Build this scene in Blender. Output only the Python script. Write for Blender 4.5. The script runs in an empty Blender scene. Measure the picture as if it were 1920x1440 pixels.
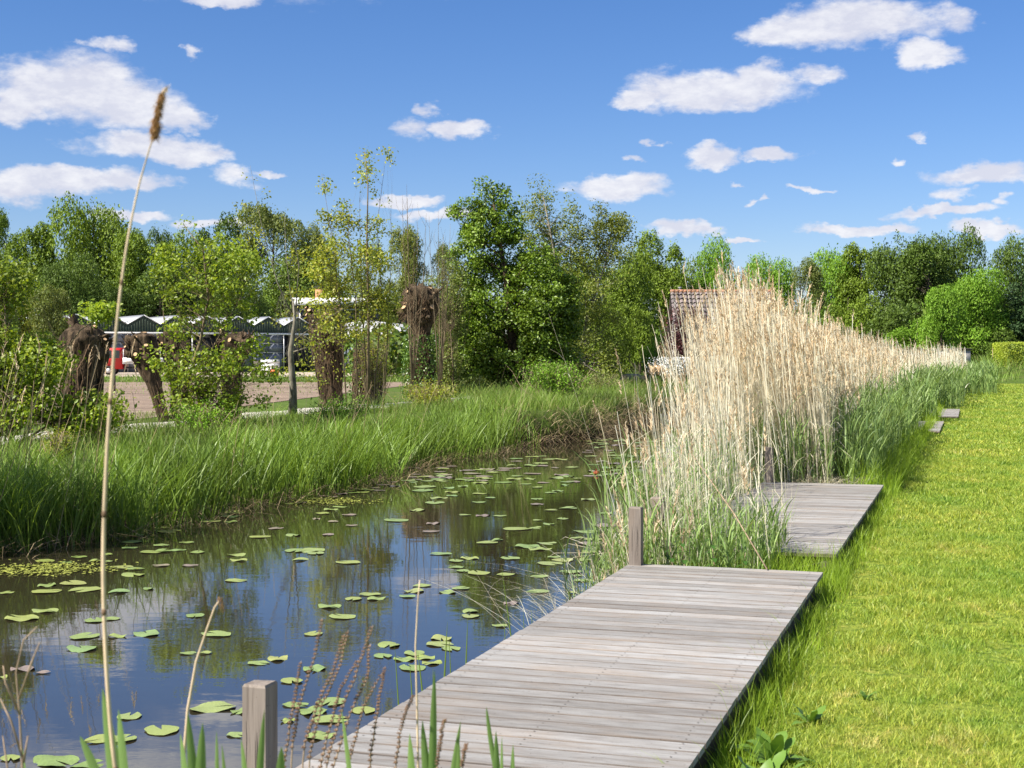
import bpy, math, random
import numpy as np
from mathutils import Vector, Matrix, noise as mnoise
sc = bpy.context.scene
C = sc.collection
R = math.radians
rng = np.random.default_rng(7)
random.seed(7)

# ------------------------------------------------------------------ camera, world, sun, exposure
H = 1.78                      # camera height over the lawn
F = 2700.0                    # focal length in photo pixels (1920 wide)
cam_d = bpy.data.cameras.new('camera'); cam = bpy.data.objects.new('camera', cam_d); C.objects.link(cam)
cam.location = (0, 0, H); cam.rotation_euler = (R(90), 0, 0)
cam_d.sensor_width = 36; cam_d.lens = 36*F/1920
cam_d.shift_y = -(720-664)/1920
cam_d.clip_start = .05; cam_d.clip_end = 5000
cam_d.dof.use_dof = True; cam_d.dof.focus_distance = 17; cam_d.dof.aperture_fstop = 9
sc.camera = cam
sc.view_settings.view_transform = 'Standard'; sc.view_settings.look = 'None'
sc.view_settings.exposure = 1.02; sc.view_settings.gamma = 1
sc.cycles.max_bounces = 7; sc.cycles.diffuse_bounces = 2; sc.cycles.glossy_bounces = 3; sc.cycles.transmission_bounces = 3
sc.cycles.caustics_reflective = False; sc.cycles.caustics_refractive = False
sc.cycles.use_denoising = True

SUN_EL = R(46); SUN_AZ = R(-119)          # azimuth clockwise from +Y; the sun is to the left and a little behind
SKY_STR = 0.066
sun_d = bpy.data.lights.new('sun', 'SUN'); sun = bpy.data.objects.new('sun', sun_d); C.objects.link(sun)
sun_d.energy = 5.0; sun_d.angle = R(.5); sun_d.color = (1, .94, .82)
sdir = Vector((math.sin(SUN_AZ)*math.cos(SUN_EL), math.cos(SUN_AZ)*math.cos(SUN_EL), math.sin(SUN_EL)))
sun.rotation_euler = sdir.to_track_quat('Z', 'Y').to_euler()

world = bpy.data.worlds.new('World'); sc.world = world; world.use_nodes = True
wt = world.node_tree; wt.nodes.clear()
def wn(t, **k):
    n = wt.nodes.new(t)
    for a, b in k.items(): setattr(n, a, b)
    return n
def wm(op, a, b=None, c=None, clamp=False):
    n = wn('ShaderNodeMath', operation=op, use_clamp=clamp)
    for i, v in enumerate((a, b, c)):
        if v is None: continue
        if isinstance(v, (int, float)): n.inputs[i].default_value = v
        else: wt.links.new(v, n.inputs[i])
    return n.outputs[0]
sky = wn('ShaderNodeTexSky', sky_type='NISHITA'); sky.sun_disc = False
sky.sun_elevation = SUN_EL; sky.sun_rotation = SUN_AZ; sky.altitude = 0; sky.air_density = 1.0; sky.dust_density = .15; sky.ozone_density = 3.2
tc = wn('ShaderNodeTexCoord'); sx = wn('ShaderNodeSeparateXYZ'); wt.links.new(tc.outputs['Generated'], sx.inputs[0])
az = wm('ARCTAN2', sx.outputs[0], sx.outputs[1]); el = wm('ARCSINE', sx.outputs[2])
def fbm(scale, detail, off=0, rough=.55, stretch=(1, 1, 2.2)):
    mp = wn('ShaderNodeMapping'); mp.inputs['Scale'].default_value = stretch; mp.inputs['Location'].default_value = (off, off*.7, off*.3)
    wt.links.new(tc.outputs['Generated'], mp.inputs[0])
    n = wn('ShaderNodeTexNoise'); n.inputs['Scale'].default_value = scale; n.inputs['Detail'].default_value = detail; n.inputs['Roughness'].default_value = rough
    wt.links.new(mp.outputs[0], n.inputs['Vector']); return n.outputs['Fac']
n1 = fbm(20, 9, 0, .66); n2 = fbm(75, 6, 3, .6); n3 = fbm(3.2, 7, 9, .55, (1, 1, 4))
w1 = fbm(17, 5, 21, .55, (1, 1, 2)); w2 = fbm(17, 5, 47, .55, (1, 1, 2)); w3 = fbm(70, 5, 5, .6, (1, 1, 1.6)); w4 = fbm(70, 5, 71, .6, (1, 1, 1.6))
def warp(base, a, b, ka, kb): return wm('ADD', base, wm('ADD', wm('MULTIPLY', wm('SUBTRACT', a, .5), ka), wm('MULTIPLY', wm('SUBTRACT', b, .5), kb)))
azr, elr = az, el
az = warp(azr, w1, w3, .07, .022); el = warp(elr, w2, w4, .028, .012)
# cumulus in this part of the sky and out of view above it: centre, half width, half height above and below (photo pixels)
CL = [(140,165,150,78,70),(55,195,80,50,45),(235,195,150,55,55),(330,215,75,28,30),(205,88,40,18,14),(270,270,150,34,36),(350,295,80,26,26),
      (120,340,190,30,34),(230,350,120,22,18),(20,350,90,28,34),(445,330,55,22,20),(520,323,26,7,7),(425,0,100,30,20),(795,203,32,16,16),(768,240,42,26,30),
      (850,245,70,26,26),(1350,168,190,52,42),(1440,150,70,40,40),(1220,182,75,22,22),(1530,142,42,22,20),(1600,45,200,60,52),(1480,50,90,40,40),
      (1745,105,75,38,34),(1785,30,45,34,26),(1340,296,72,32,26),(1460,284,76,20,18),(1150,352,115,30,28),(1275,428,78,19,16),(1855,333,120,26,24),
      (1780,370,38,16,14),(1610,430,105,16,14),(1770,402,125,14,12),(1185,303,20,12,10),(1238,272,20,12,10),(372,103,24,14,12),(760,372,90,16,14),
      (820,402,110,14,14),(250,408,95,16,14),(400,425,75,14,12),(1850,432,80,16,12),(1690,310,22,12,10),(1430,378,14,8,7),(1400,440,60,8,7),
      (1690,265,24,10,8),(330,-290,900,260,225),(1500,-250,260,70,60),(1388,348,14,8,7),(1520,360,22,7,6),(1882,385,30,9,8)]  # clouds above the view are unseen; the broad one added to whiten reflections
dens = None
for (px, py, a, bt, bb) in CL:
    k_ = .84 if a >= 60 else .80
    if py > -100: a, bt, bb = a*k_, bt*k_, bb*k_
    a_ = math.atan((px-960)/F); e_ = math.atan((664-py)/F*math.cos(a_))
    du = wm('MULTIPLY', wm('SUBTRACT', az, a_), F/a)
    dv = wm('SUBTRACT', el, e_)
    dv = wm('MAXIMUM', wm('MULTIPLY', dv, F/bt), wm('MULTIPLY', dv, -F/bb))
    r2 = wm('ADD', wm('MULTIPLY', du, du), wm('MULTIPLY', dv, dv))
    d = wm('SUBTRACT', 1.0, r2) if a < 50 else wm('MULTIPLY', wm('SUBTRACT', 1.0, r2), 1.9)
    dens = d if dens is None else wm('MAXIMUM', dens, d)
pert = wm('ADD', wm('MULTIPLY', wm('SUBTRACT', n1, .5), 1.6), wm('MULTIPLY', wm('SUBTRACT', n2, .5), 1.5))
dens = wm('ADD', wm('MAXIMUM', dens, -2.0), pert)
mr = wn('ShaderNodeMapRange', interpolation_type='SMOOTHSTEP'); mr.inputs[1].default_value = -.65; mr.inputs[2].default_value = 1.35
wt.links.new(dens, mr.inputs[0])
# the rest of the sky holds the same kind of cumulus
mo = wn('ShaderNodeMapRange', interpolation_type='SMOOTHSTEP'); mo.inputs[1].default_value = .49; mo.inputs[2].default_value = .62
wt.links.new(wm('ADD', n3, wm('MULTIPLY', wm('SUBTRACT', n1, .5), .25)), mo.inputs[0])
out_h = wm('GREATER_THAN', wm('ABSOLUTE', azr), .40); out_v = wm('GREATER_THAN', elr, .262)
gen = wm('MULTIPLY', mo.outputs[0], wm('MAXIMUM', out_h, out_v))
cov = wm('MAXIMUM', wm('MULTIPLY', mr.outputs[0], .93), wm('MULTIPLY', gen, .8))
cr = wn('ShaderNodeMix', data_type='RGBA'); cr.inputs[6].default_value = (5.5, 5.6, 6.4, 1); cr.inputs[7].default_value = (7.0, 7.0, 7.3, 1)
wt.links.new(wm('MULTIPLY', wm('ADD', wm('SUBTRACT', n1, .42), wm('MULTIPLY', wm('SUBTRACT', n2, .5), .6)), 4.0, None, True), cr.inputs[0])
mx = wn('ShaderNodeMix', data_type='RGBA'); wt.links.new(cov, mx.inputs[0]); wt.links.new(cr.outputs[2], mx.inputs[7])
hs = wn('ShaderNodeHueSaturation'); hs.inputs['Saturation'].default_value = 1.17; hs.inputs['Value'].default_value = 1.0
tn = wn('ShaderNodeMix', data_type='RGBA', blend_type='MULTIPLY'); tn.inputs[0].default_value = 1; tn.inputs[7].default_value = (.80, .82, 1.0, 1)
wt.links.new(sky.outputs[0], tn.inputs[6]); wt.links.new(tn.outputs[2], hs.inputs['Color']); wt.links.new(hs.outputs[0], mx.inputs[6])
bg = wn('ShaderNodeBackground'); bg.inputs[1].default_value = SKY_STR
wt.links.new(mx.outputs[2], bg.inputs[0])
wo = wn('ShaderNodeOutputWorld'); wt.links.new(bg.outputs[0], wo.inputs[0])

# ------------------------------------------------------------------ coordinates
TH = math.atan(864/F); cT, sT = math.cos(TH), math.sin(TH)
def W(t, s):                                   # t runs along the bank, s across it (positive = lawn)
    return (sT*t + cT*s, cT*t - sT*s)
def G(px, py, z=0.0):                          # a point on the level z
    Y = (H-z)*F/(py-664); return ((px-960)/F*Y, Y, z)
def PX(px, py, Y): return ((px-960)/F*Y, Y, H-(py-664)/F*Y)
WATER = -.45
def sL(t): return -10.25 + .28*np.sin(t*.35+1) + .18*np.sin(t*.9) + np.where(np.asarray(t) > 33, .55*np.minimum((np.asarray(t)-33)/3, 1), 0)
def gz(t, s):
    t = np.asarray(t, float); s = np.asarray(s, float)
    def ss(a, b, x):
        u = np.clip((x-a)/(b-a), 0, 1); return u*u*(3-2*u)
    right = -1.15*ss(-1.25, -3.2, s)
    e = sL(t)
    left = -1.15 + 1.15*ss(e+.9, e-1.5, s) + .14*ss(e-1, e-3, s)
    left = np.where(t > 33, -1.15 + 1.5*ss(e+.25, e-.7, s) - .21*ss(e-2, e-6, s), left)
    z = np.where(s > -6, right, left)
    bank = ss(92, 103, t)*1.1*ss(-6, 3, s)
    return z + bank

# ------------------------------------------------------------------ mesh helpers
def mesh_from(name, V, faces, mats, smooth=False, mi=None):
    """faces: list of int arrays (each array has one polygon size)"""
    V = np.asarray(V, np.float32)
    me = bpy.data.meshes.new(name)
    faces = [np.asarray(f, np.int32) for f in faces if len(f)]
    loops = np.concatenate([f.ravel() for f in faces]); cnt = np.concatenate([np.full(len(f), f.shape[1], np.int32) for f in faces])
    st = np.concatenate([[0], np.cumsum(cnt)[:-1]]).astype(np.int32)
    me.vertices.add(len(V)); me.vertices.foreach_set('co', V.ravel())
    me.loops.add(len(loops)); me.loops.foreach_set('vertex_index', loops)
    me.polygons.add(len(cnt)); me.polygons.foreach_set('loop_start', st)
    if smooth: me.polygons.foreach_set('use_smooth', np.ones(len(cnt), bool))
    if mi is not None: me.polygons.foreach_set('material_index', np.asarray(mi, np.int32))
    me.update(calc_edges=True)
    for m in (mats if isinstance(mats, (list, tuple)) else [mats]): me.materials.append(m)
    return me
class MB:
    def __init__(s): s.v = []; s.q = []; s.t = []; s.n = 0
    def add(s, V, Q=None, T=None):
        V = np.asarray(V, np.float32).reshape(-1, 3)
        if Q is not None and len(Q): s.q.append(np.asarray(Q, np.int32)+s.n)
        if T is not None and len(T): s.t.append(np.asarray(T, np.int32)+s.n)
        s.v.append(V); s.n += len(V); return s
    def box(s, a, b, M=None):
        (x0, y0, z0), (x1, y1, z1) = a, b
        V = np.array([(x0,y0,z0),(x1,y0,z0),(x1,y1,z0),(x0,y1,z0),(x0,y0,z1),(x1,y0,z1),(x1,y1,z1),(x0,y1,z1)], float)
        if M is not None: V = np.array([M @ Vector(p) for p in V])
        return s.add(V, [(0,3,2,1),(4,5,6,7),(0,1,5,4),(1,2,6,5),(2,3,7,6),(3,0,4,7)])
    def tube(s, P, rad, k=5, cap=True):
        P = np.asarray(P, float); n = len(P); rad = np.broadcast_to(np.asarray(rad, float), (n,))
        T = np.gradient(P, axis=0); T /= np.linalg.norm(T, axis=1)[:, None]+1e-9
        up = np.array([0, 0, 1.]) if abs(T[0][2]) < .9 else np.array([1., 0, 0])
        A = np.cross(T, up); A /= np.linalg.norm(A, axis=1)[:, None]+1e-9; B = np.cross(T, A)
        an = np.arange(k)*2*np.pi/k
        V = P[:, None] + rad[:, None, None]*(np.cos(an)[None, :, None]*A[:, None] + np.sin(an)[None, :, None]*B[:, None])
        i = np.arange(n-1)[:, None]*k; j = np.arange(k)[None]; j2 = (j+1) % k
        Q = np.stack([i+j, i+j2, i+k+j2, i+k+j], -1).reshape(-1, 4)
        V = V.reshape(-1, 3); Tt = []
        if cap:
            V = np.vstack([V, P[0], P[-1]]); a, b = n*k, n*k+1
            Tt = [(a, (q+1) % k, q) for q in range(k)] + [(b, (n-1)*k+q, (n-1)*k+(q+1) % k) for q in range(k)]
        return s.add(V, Q, Tt)
    def build(s, name, mat, parent=None, smooth=False, **kw):
        if not s.v: return None
        fs = []
        if s.q: fs.append(np.vstack(s.q))
        if s.t: fs.append(np.vstack(s.t))
        me = mesh_from(name, np.vstack(s.v), fs, mat, smooth)
        return ob(name, me, parent, **kw)
def ob(name, data, parent=None, label=None, cat=None, group=None, kind=None, loc=None, rotz=None):
    o = bpy.data.objects.new(name, data); C.objects.link(o)
    if parent is not None: o.parent = parent
    if label: o['label'] = label
    if cat: o['category'] = cat
    if group: o['group'] = group
    if kind: o['kind'] = kind
    if loc is not None: o.location = loc
    if rotz is not None: o.rotation_euler = (0, 0, rotz)
    return o
def copy_tree(o, parent=None):
    c = o.copy(); C.objects.link(c); c.parent = parent
    for ch in list(o.children): copy_tree(ch, c)
    return c
def blades(base, h, w, az, face, lean, bend, seg=3, prof=.7, droop=0.0, w0=.7):
    """ribbons growing up from base; returns V, Q"""
    base = np.asarray(base, float); N = len(base)
    f = lambda x: np.broadcast_to(np.asarray(x, float), (N,))
    h, w, az, face, lean, bend, droop = map(f, (h, w, az, face, lean, bend, droop))
    u = np.linspace(0, 1, seg+1)[None]
    hor = h[:, None]*(lean[:, None]*u + bend[:, None]*u*u)
    z = h[:, None]*(u - droop[:, None]*u**3)
    P = np.stack([base[:, 0:1]+np.cos(az)[:, None]*hor, base[:, 1:2]+np.sin(az)[:, None]*hor, base[:, 2:3]+z], -1)
    ww = w[:, None]*(w0+(1-w0)*np.minimum(u*3, 1))*np.maximum(1-u, .04)**prof
    S = np.stack([np.cos(face), np.sin(face), 0*face], -1)[:, None]*ww[:, :, None]*.5
    V = np.stack([P-S, P+S], 2).reshape(-1, 3)
    k = seg+1
    i = (np.arange(N)*k*2)[:, None]+np.arange(seg)[None]*2
    Q = np.stack([i, i+1, i+3, i+2], -1).reshape(-1, 4)
    return V, Q
def leaf_quads(P, size, up=.5, out=None, asp=.62, r=rng):
    """rhombic leaves at P, lying mostly facing up / outward"""
    N = len(P); size = np.broadcast_to(np.asarray(size, float), (N,))*r.uniform(.6, 1.3, N)
    nrm = r.normal(size=(N, 3)); nrm /= np.linalg.norm(nrm, axis=1)[:, None]
    nrm[:, 2] += up
    if out is not None: nrm += out
    nrm /= np.linalg.norm(nrm, axis=1)[:, None]+1e-9
    a = np.cross(nrm, r.normal(size=(N, 3))); a /= np.linalg.norm(a, axis=1)[:, None]+1e-9
    b = np.cross(nrm, a)
    a = a*size[:, None]*.5; b = b*size[:, None]*.5*asp
    fold = nrm*size[:, None]*.12
    V = np.stack([P-a, P+b*1.0-a*.1+fold, P+a, P-b-a*.1+fold], 1).reshape(-1, 3)
    i = np.arange(N)[:, None]*4
    T = np.concatenate([i+[0, 1, 2], i+[0, 2, 3]], 1).reshape(-1, 3)
    return V, T

# ------------------------------------------------------------------ materials
def mat(name):
    m = bpy.data.materials.new(name); m.use_nodes = True; nt = m.node_tree; nt.nodes.clear()
    o = nt.nodes.new('ShaderNodeOutputMaterial'); p = nt.nodes.new('ShaderNodeBsdfPrincipled'); nt.links.new(p.outputs[0], o.inputs[0])
    return m, nt, p, o
def nd(nt, t, **k):
    n = nt.nodes.new(t)
    for a, b in k.items():
        if a in ('ins',):
            for i, v in b.items(): n.inputs[i].default_value = v
        else: setattr(n, a, b)
    return n
def ramp(nt, fac, cols):
    r = nt.nodes.new('ShaderNodeValToRGB'); e = r.color_ramp.elements
    while len(e) < len(cols): e.new(.5)
    for x, (p, c) in zip(e, cols): x.position = p; x.color = (*c, 1)
    nt.links.new(fac, r.inputs[0]); return r.outputs[0]
def tnoise(nt, scale, detail=4, vec=None, stretch=None, rough=.55, coord='Object'):
    n = nd(nt, 'ShaderNodeTexNoise', ins={'Scale': scale, 'Detail': detail, 'Roughness': rough})
    if vec is None:
        t = nd(nt, 'ShaderNodeTexCoord'); vec = t.outputs[coord]
    if stretch:
        m = nd(nt, 'ShaderNodeMapping', ins={'Scale': stretch}); nt.links.new(vec, m.inputs[0]); vec = m.outputs[0]
    nt.links.new(vec, n.inputs['Vector']); return n.outputs['Fac']
def mixc(nt, f, a, b, bt='MIX'):
    m = nd(nt, 'ShaderNodeMix', data_type='RGBA', blend_type=bt)
    for i, v in ((0, f), (6, a), (7, b)):
        if isinstance(v, (int, float)): m.inputs[i].default_value = v
        elif isinstance(v, tuple): m.inputs[i].default_value = (*v, 1)
        else: nt.links.new(v, m.inputs[i])
    return m.outputs[2]
def bump(nt, p, h, strength=.3, dist=.01):
    b = nd(nt, 'ShaderNodeBump', ins={'Strength': strength, 'Distance': dist}); nt.links.new(h, b.inputs['Height']); nt.links.new(b.outputs[0], p.inputs['Normal'])
def simple(name, col, rough=.6, var=.15, nscale=3, metal=0, bmp=0, spec=.4):
    m, nt, p, o = mat(name)
    f = tnoise(nt, nscale, 6)
    c = ramp(nt, f, [(.3, tuple(x*(1-var) for x in col)), (.7, tuple(min(1, x*(1+var)) for x in col))])
    nt.links.new(c, p.inputs['Base Color']); p.inputs['Roughness'].default_value = rough; p.inputs['Metallic'].default_value = metal
    p.inputs['Specular IOR Level'].default_value = spec
    if bmp: bump(nt, p, f, bmp, .02)
    return m
def leafmat(name, cols, trans=.35, rough=.5, spec=.25, patch=.35, pscale=.5, tint=(1.25, 1.2, .45), gain=1.65):
    m, nt, p, o = mat(name)
    g = nd(nt, 'ShaderNodeNewGeometry')
    n = len(cols)
    c = ramp(nt, g.outputs['Random Per Island'], [(i/(n-1) if n > 1 else 0, tuple(min(.8, v*gain) for v in x)) for i, x in enumerate(cols)])
    if patch:
        f = tnoise(nt, pscale, 3)
        f2 = ramp(nt, f, [(.35, (1-patch,)*3), (.65, (1+patch*.6,)*3)])
        c = mixc(nt, 1.0, c, f2, 'MULTIPLY')
    nt.links.new(c, p.inputs['Base Color']); p.inputs['Roughness'].default_value = rough; p.inputs['Specular IOR Level'].default_value = spec
    t = nd(nt, 'ShaderNodeBsdfTranslucent'); nt.links.new(mixc(nt, 1.0, c, tint, 'MULTIPLY'), t.inputs['Color'])
    ms = nd(nt, 'ShaderNodeMixShader'); ms.inputs[0].default_value = trans
    nt.links.new(p.outputs[0], ms.inputs[1]); nt.links.new(t.outputs[0], ms.inputs[2]); nt.links.new(ms.outputs[0], o.inputs[0])
    return m
def barkmat(name, c1, c2, sc_=6, st=(1, 1, .18), bm=1.0, dist=.03):
    m, nt, p, o = mat(name)
    f = tnoise(nt, sc_, 8, stretch=st, rough=.65)
    g = tnoise(nt, 1.3, 3)
    c = ramp(nt, f, [(.36, c1), (.62, c2)])
    c = mixc(nt, .5, c, ramp(nt, g, [(.35, (.6, .6, .6)), (.65, (1.3, 1.25, 1.1))]), 'MULTIPLY')
    nt.links.new(c, p.inputs['Base Color']); p.inputs['Roughness'].default_value = .9; p.inputs['Specular IOR Level'].default_value = .15
    bump(nt, p, f, bm, dist); return m
def woodmat(name, dark=(.17, .15, .135), light=(.32, .316, .312), vert=False, jit=.3, warm=(.30, .225, .165)):
    """weathered silver timber; grain runs along local x (or z when vert)"""
    m, nt, p, o = mat(name)
    tcn = nd(nt, 'ShaderNodeTexCoord'); oi = nd(nt, 'ShaderNodeObjectInfo')
    va = nd(nt, 'ShaderNodeVectorMath', operation='ADD'); sc2 = nd(nt, 'ShaderNodeVectorMath', operation='SCALE'); 
    cx = nd(nt, 'ShaderNodeCombineXYZ'); nt.links.new(oi.outputs['Random'], cx.inputs[0]); nt.links.new(oi.outputs['Random'], cx.inputs[1]); nt.links.new(oi.outputs['Random'], cx.inputs[2])
    nt.links.new(cx.outputs[0], sc2.inputs[0]); sc2.inputs['Scale'].default_value = 57.3
    nt.links.new(tcn.outputs['Object'], va.inputs[0]); nt.links.new(sc2.outputs[0], va.inputs[1]); v = va.outputs[0]
    st = (14, 14, 1.1) if vert else (2.0, 12, 12)
    st2 = (70, 70, 3) if vert else (5, 75, 75)
    st3 = (4, 4, 1.2) if vert else (1.2, 4, 4)
    a = tnoise(nt, 1.6, 6, v, st, .62); b = tnoise(nt, 1.6, 4, v, st2, .6); d = tnoise(nt, 1.4, 5, v, st3, .6)
    sp = tnoise(nt, 60, 2, v)
    c = ramp(nt, a, [(.22, dark), (.42, tuple(.35*x+.65*y for x, y in zip(dark, light))), (.60, light), (.8, tuple(min(.62, x*1.12) for x in light))])
    c = mixc(nt, .55, c, ramp(nt, b, [(.34, (.5, .47, .45)), (.50, (1.05, 1.05, 1.05))]), 'MULTIPLY')
    if not vert:
        sy = nd(nt, 'ShaderNodeSeparateXYZ'); nt.links.new(tcn.outputs['Object'], sy.inputs[0]); ab = nd(nt, 'ShaderNodeMath', operation='ABSOLUTE'); nt.links.new(sy.outputs[1], ab.inputs[0])
        ed_ = nd(nt, 'ShaderNodeMath', operation='MULTIPLY_ADD'); nt.links.new(a, ed_.inputs[0]); ed_.inputs[1].default_value = .02; nt.links.new(ab.outputs[0], ed_.inputs[2])
        c = mixc(nt, 1.0, c, ramp(nt, ed_.outputs[0], [(.066, (1, 1, 1)), (.074, (.42, .36, .32))]), 'MULTIPLY')
    wf = ramp(nt, d, [(.48, (0, 0, 0)), (.70, (1, 1, 1))]); rm = nd(nt, 'ShaderNodeRGBToBW'); nt.links.new(wf, rm.inputs[0])
    wfm = nd(nt, 'ShaderNodeMath', operation='MULTIPLY'); nt.links.new(rm.outputs[0], wfm.inputs[0]); wfm.inputs[1].default_value = .4
    c = mixc(nt, wfm.outputs[0], c, warm)
    c = mixc(nt, 1.0, c, ramp(nt, oi.outputs['Random'], [(0, (1-jit, 1-jit*1.05, 1-jit*1.1)), (1, (1.12, 1.12, 1.12))]), 'MULTIPLY')
    c = mixc(nt, 1.0, c, ramp(nt, sp, [(.24, (.35, .32, .3)), (.31, (1, 1, 1))]), 'MULTIPLY')
    nt.links.new(c, p.inputs['Base Color']); p.inputs['Roughness'].default_value = .78; p.inputs['Specular IOR Level'].default_value = .25
    bump(nt, p, b, .45, .004); return m

M = {}
M['plank'] = woodmat('weathered_decking')
M['post'] = woodmat('weathered_post', (.10, .08, .065), (.235, .20, .172), vert=True, jit=.12)
M['beam'] = simple('dark_timber', (.09, .075, .06), .9, .3, 8)
M['bark'] = barkmat('willow_bark', (.012, .009, .006), (.12, .085, .055), 9, (1, 1, .13), 1, .08)
M['bark_far'] = barkmat('far_bark', (.04, .032, .024), (.13, .11, .085), 3)
M['bark_pale'] = barkmat('pale_bark', (.10, .09, .07), (.27, .25, .2), 9, (1, 1, .4), .5, .01)
M['twig'] = barkmat('twig_bark', (.09, .07, .045), (.24, .19, .12), 12)
M['cut'] = simple('cut_wood', (.50, .33, .18), .8, .25, 9)
M['vine'] = simple('dead_vine', (.15, .095, .055), .9, .35, 9)
M['leaf_maple'] = leafmat('maple_leaf', [(.085, .135, .012), (.14, .20, .02), (.23, .28, .035), (.10, .155, .015)], .45, .42, .4)
M['leaf_dark'] = leafmat('dark_leaf', [(.03, .055, .008), (.055, .09, .012), (.085, .13, .02), (.04, .07, .010)], .15, .5, .2)
M['leaf_mid'] = leafmat('mid_leaf', [(.055, .09, .008), (.095, .145, .013), (.15, .21, .022), (.07, .11, .010)], .2, .5, .2)
M['leaf_field'] = leafmat('field_maple_leaf', [(.05, .09, .008), (.085, .14, .012), (.14, .20, .02), (.06, .11, .01)], .22, .42, .35)
M['leaf_yellow'] = leafmat('yellow_leaf', [(.12, .17, .02), (.19, .22, .03), (.26, .25, .04), (.13, .18, .02)], .42, .45, .4)
M['leaf_olive'] = leafmat('olive_leaf', [(.07, .10, .02), (.11, .14, .03), (.15, .17, .045), (.08, .11, .02)], .3, .5, .3)
M['leaf_bright'] = leafmat('bright_leaf', [(.075, .16, .012), (.12, .22, .02), (.16, .26, .03), (.09, .18, .015)], .25, .5, .2)
M['leaf_birch'] = leafmat('birch_leaf', [(.075, .10, .014), (.12, .15, .022), (.18, .20, .045), (.09, .12, .018)], .35, .45, .35)
M['leaf_copper'] = leafmat('copper_leaf', [(.035, .010, .012), (.06, .016, .018), (.09, .03, .028)], .2, .5, .4, tint=(1.3, .6, .6))
M['leaf_conifer'] = leafmat('conifer_spray', [(.018, .04, .014), (.03, .06, .02), (.045, .08, .025)], .1, .6, .2)
M['leaf_willow'] = leafmat('willow_leaf', [(.075, .12, .022), (.11, .165, .03), (.15, .21, .045)], .35, .5, .3)
M['leaf_hedge'] = leafmat('hedge_leaf', [(.16, .21, .02), (.22, .27, .03), (.28, .31, .05)], .3, .5, .3)
M['ivy'] = leafmat('ivy_leaf', [(.03, .07, .012), (.07, .13, .02), (.12, .19, .03)], .25, .35, .5)
M['nettle'] = leafmat('nettle_leaf', [(.02, .06, .01), (.035, .09, .015), (.05, .11, .02)], .3, .5, .3)
M['dock'] = leafmat('dock_leaf', [(.12, .23, .03), (.16, .28, .045), (.10, .20, .025)], .3, .45, .35, 0, gain=.95)
M['iris'] = leafmat('sedge_leaf', [(.075, .13, .018), (.11, .18, .025), (.17, .25, .045), (.085, .15, .02)], .32, .42, .3, .45, .35, gain=1.5)
M['reed_green'] = leafmat('young_reed_leaf', [(.085, .14, .045), (.115, .175, .055), (.17, .23, .075), (.095, .15, .045)], .3, .45, .3, .3, .5)
M['bank_grass'] = leafmat('bank_grass_blade', [(.085, .15, .02), (.13, .21, .03), (.18, .26, .05), (.10, .17, .025), (.30, .29, .12)], .28, .5, .25, .6, .28, gain=1.3)
M['lawn_blade'] = leafmat('lawn_blade', [(.085, .135, .010), (.13, .19, .015), (.17, .22, .022), (.12, .17, .012), (.28, .26, .08), (.20, .25, .04)], .4, .45, .35, .3, 1.2)
M['tuft'] = leafmat('tuft_blade', [(.12, .19, .014), (.16, .245, .02), (.22, .30, .035), (.13, .21, .018)], .45, .42, .4, .25, 1)
M['dry'] = leafmat('dry_reed_stem', [(.72, .64, .47), (.80, .74, .58), (.84, .79, .65), (.64, .54, .37), (.82, .76, .60)], .35, .55, .3, .12, .4, (1.05, 1, .88), 1)
M['plume'] = leafmat('dry_reed_plume', [(.50, .38, .24), (.62, .49, .33), (.70, .57, .41), (.44, .32, .19)], .4, .8, .1, .1, .4, (1.05, .95, .8), 1.2)
M['dead_grass'] = leafmat('dead_grass', [(.20, .14, .08), (.34, .26, .15), (.45, .36, .22), (.14, .095, .06)], .2, .8, .1, .3, .6, (1, 1, .9), 1)
M['seed'] = simple('seed_head', (.16, .095, .055), .9, .4, 60)
M['stalk'] = simple('dead_stalk', (.33, .24, .16), .8, .3, 30)
M['white'] = simple('white_paint', (.78, .78, .77), .5, .05, 2)
M['roof_white'] = simple('pale_roof_sheet', (.62, .63, .64), .4, .08, 1)
M['green_clad'] = simple('green_cladding', (.035, .055, .035), .6, .2, 2)
M['green_clad2'] = simple('green_cladding_rib', (.055, .08, .05), .6, .2, 2)
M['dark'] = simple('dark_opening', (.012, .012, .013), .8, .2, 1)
M['grey_steel'] = simple('steel_frame', (.5, .5, .51), .45, .1, 2, .3)
M['red'] = simple('red_paint', (.52, .022, .025), .35, .08, 1)
M['rubber'] = simple('rubber', (.02, .02, .02), .8, .2, 4)
M['dark_glass'] = simple('dark_glass', (.02, .025, .03), .08, .2, 1, spec=.7)
M['brick'] = simple('orange_brick', (.42, .22, .11), .85, .2, 8)
M['concrete'] = simple('pale_concrete', (.55, .51, .45), .85, .12, 3)
M['orange'] = simple('orange_plastic', (.75, .13, .02), .5, .1, 3)
M['blue_grey'] = simple('blue_grey_sheet', (.13, .16, .18), .5, .1, 1)
M['terracotta'] = simple('rusty_bud', (.30, .07, .03), .7, .3, 20)
M['plastered'] = simple('pale_plaster', (.4, .38, .38), .8, .06, 2)
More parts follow.
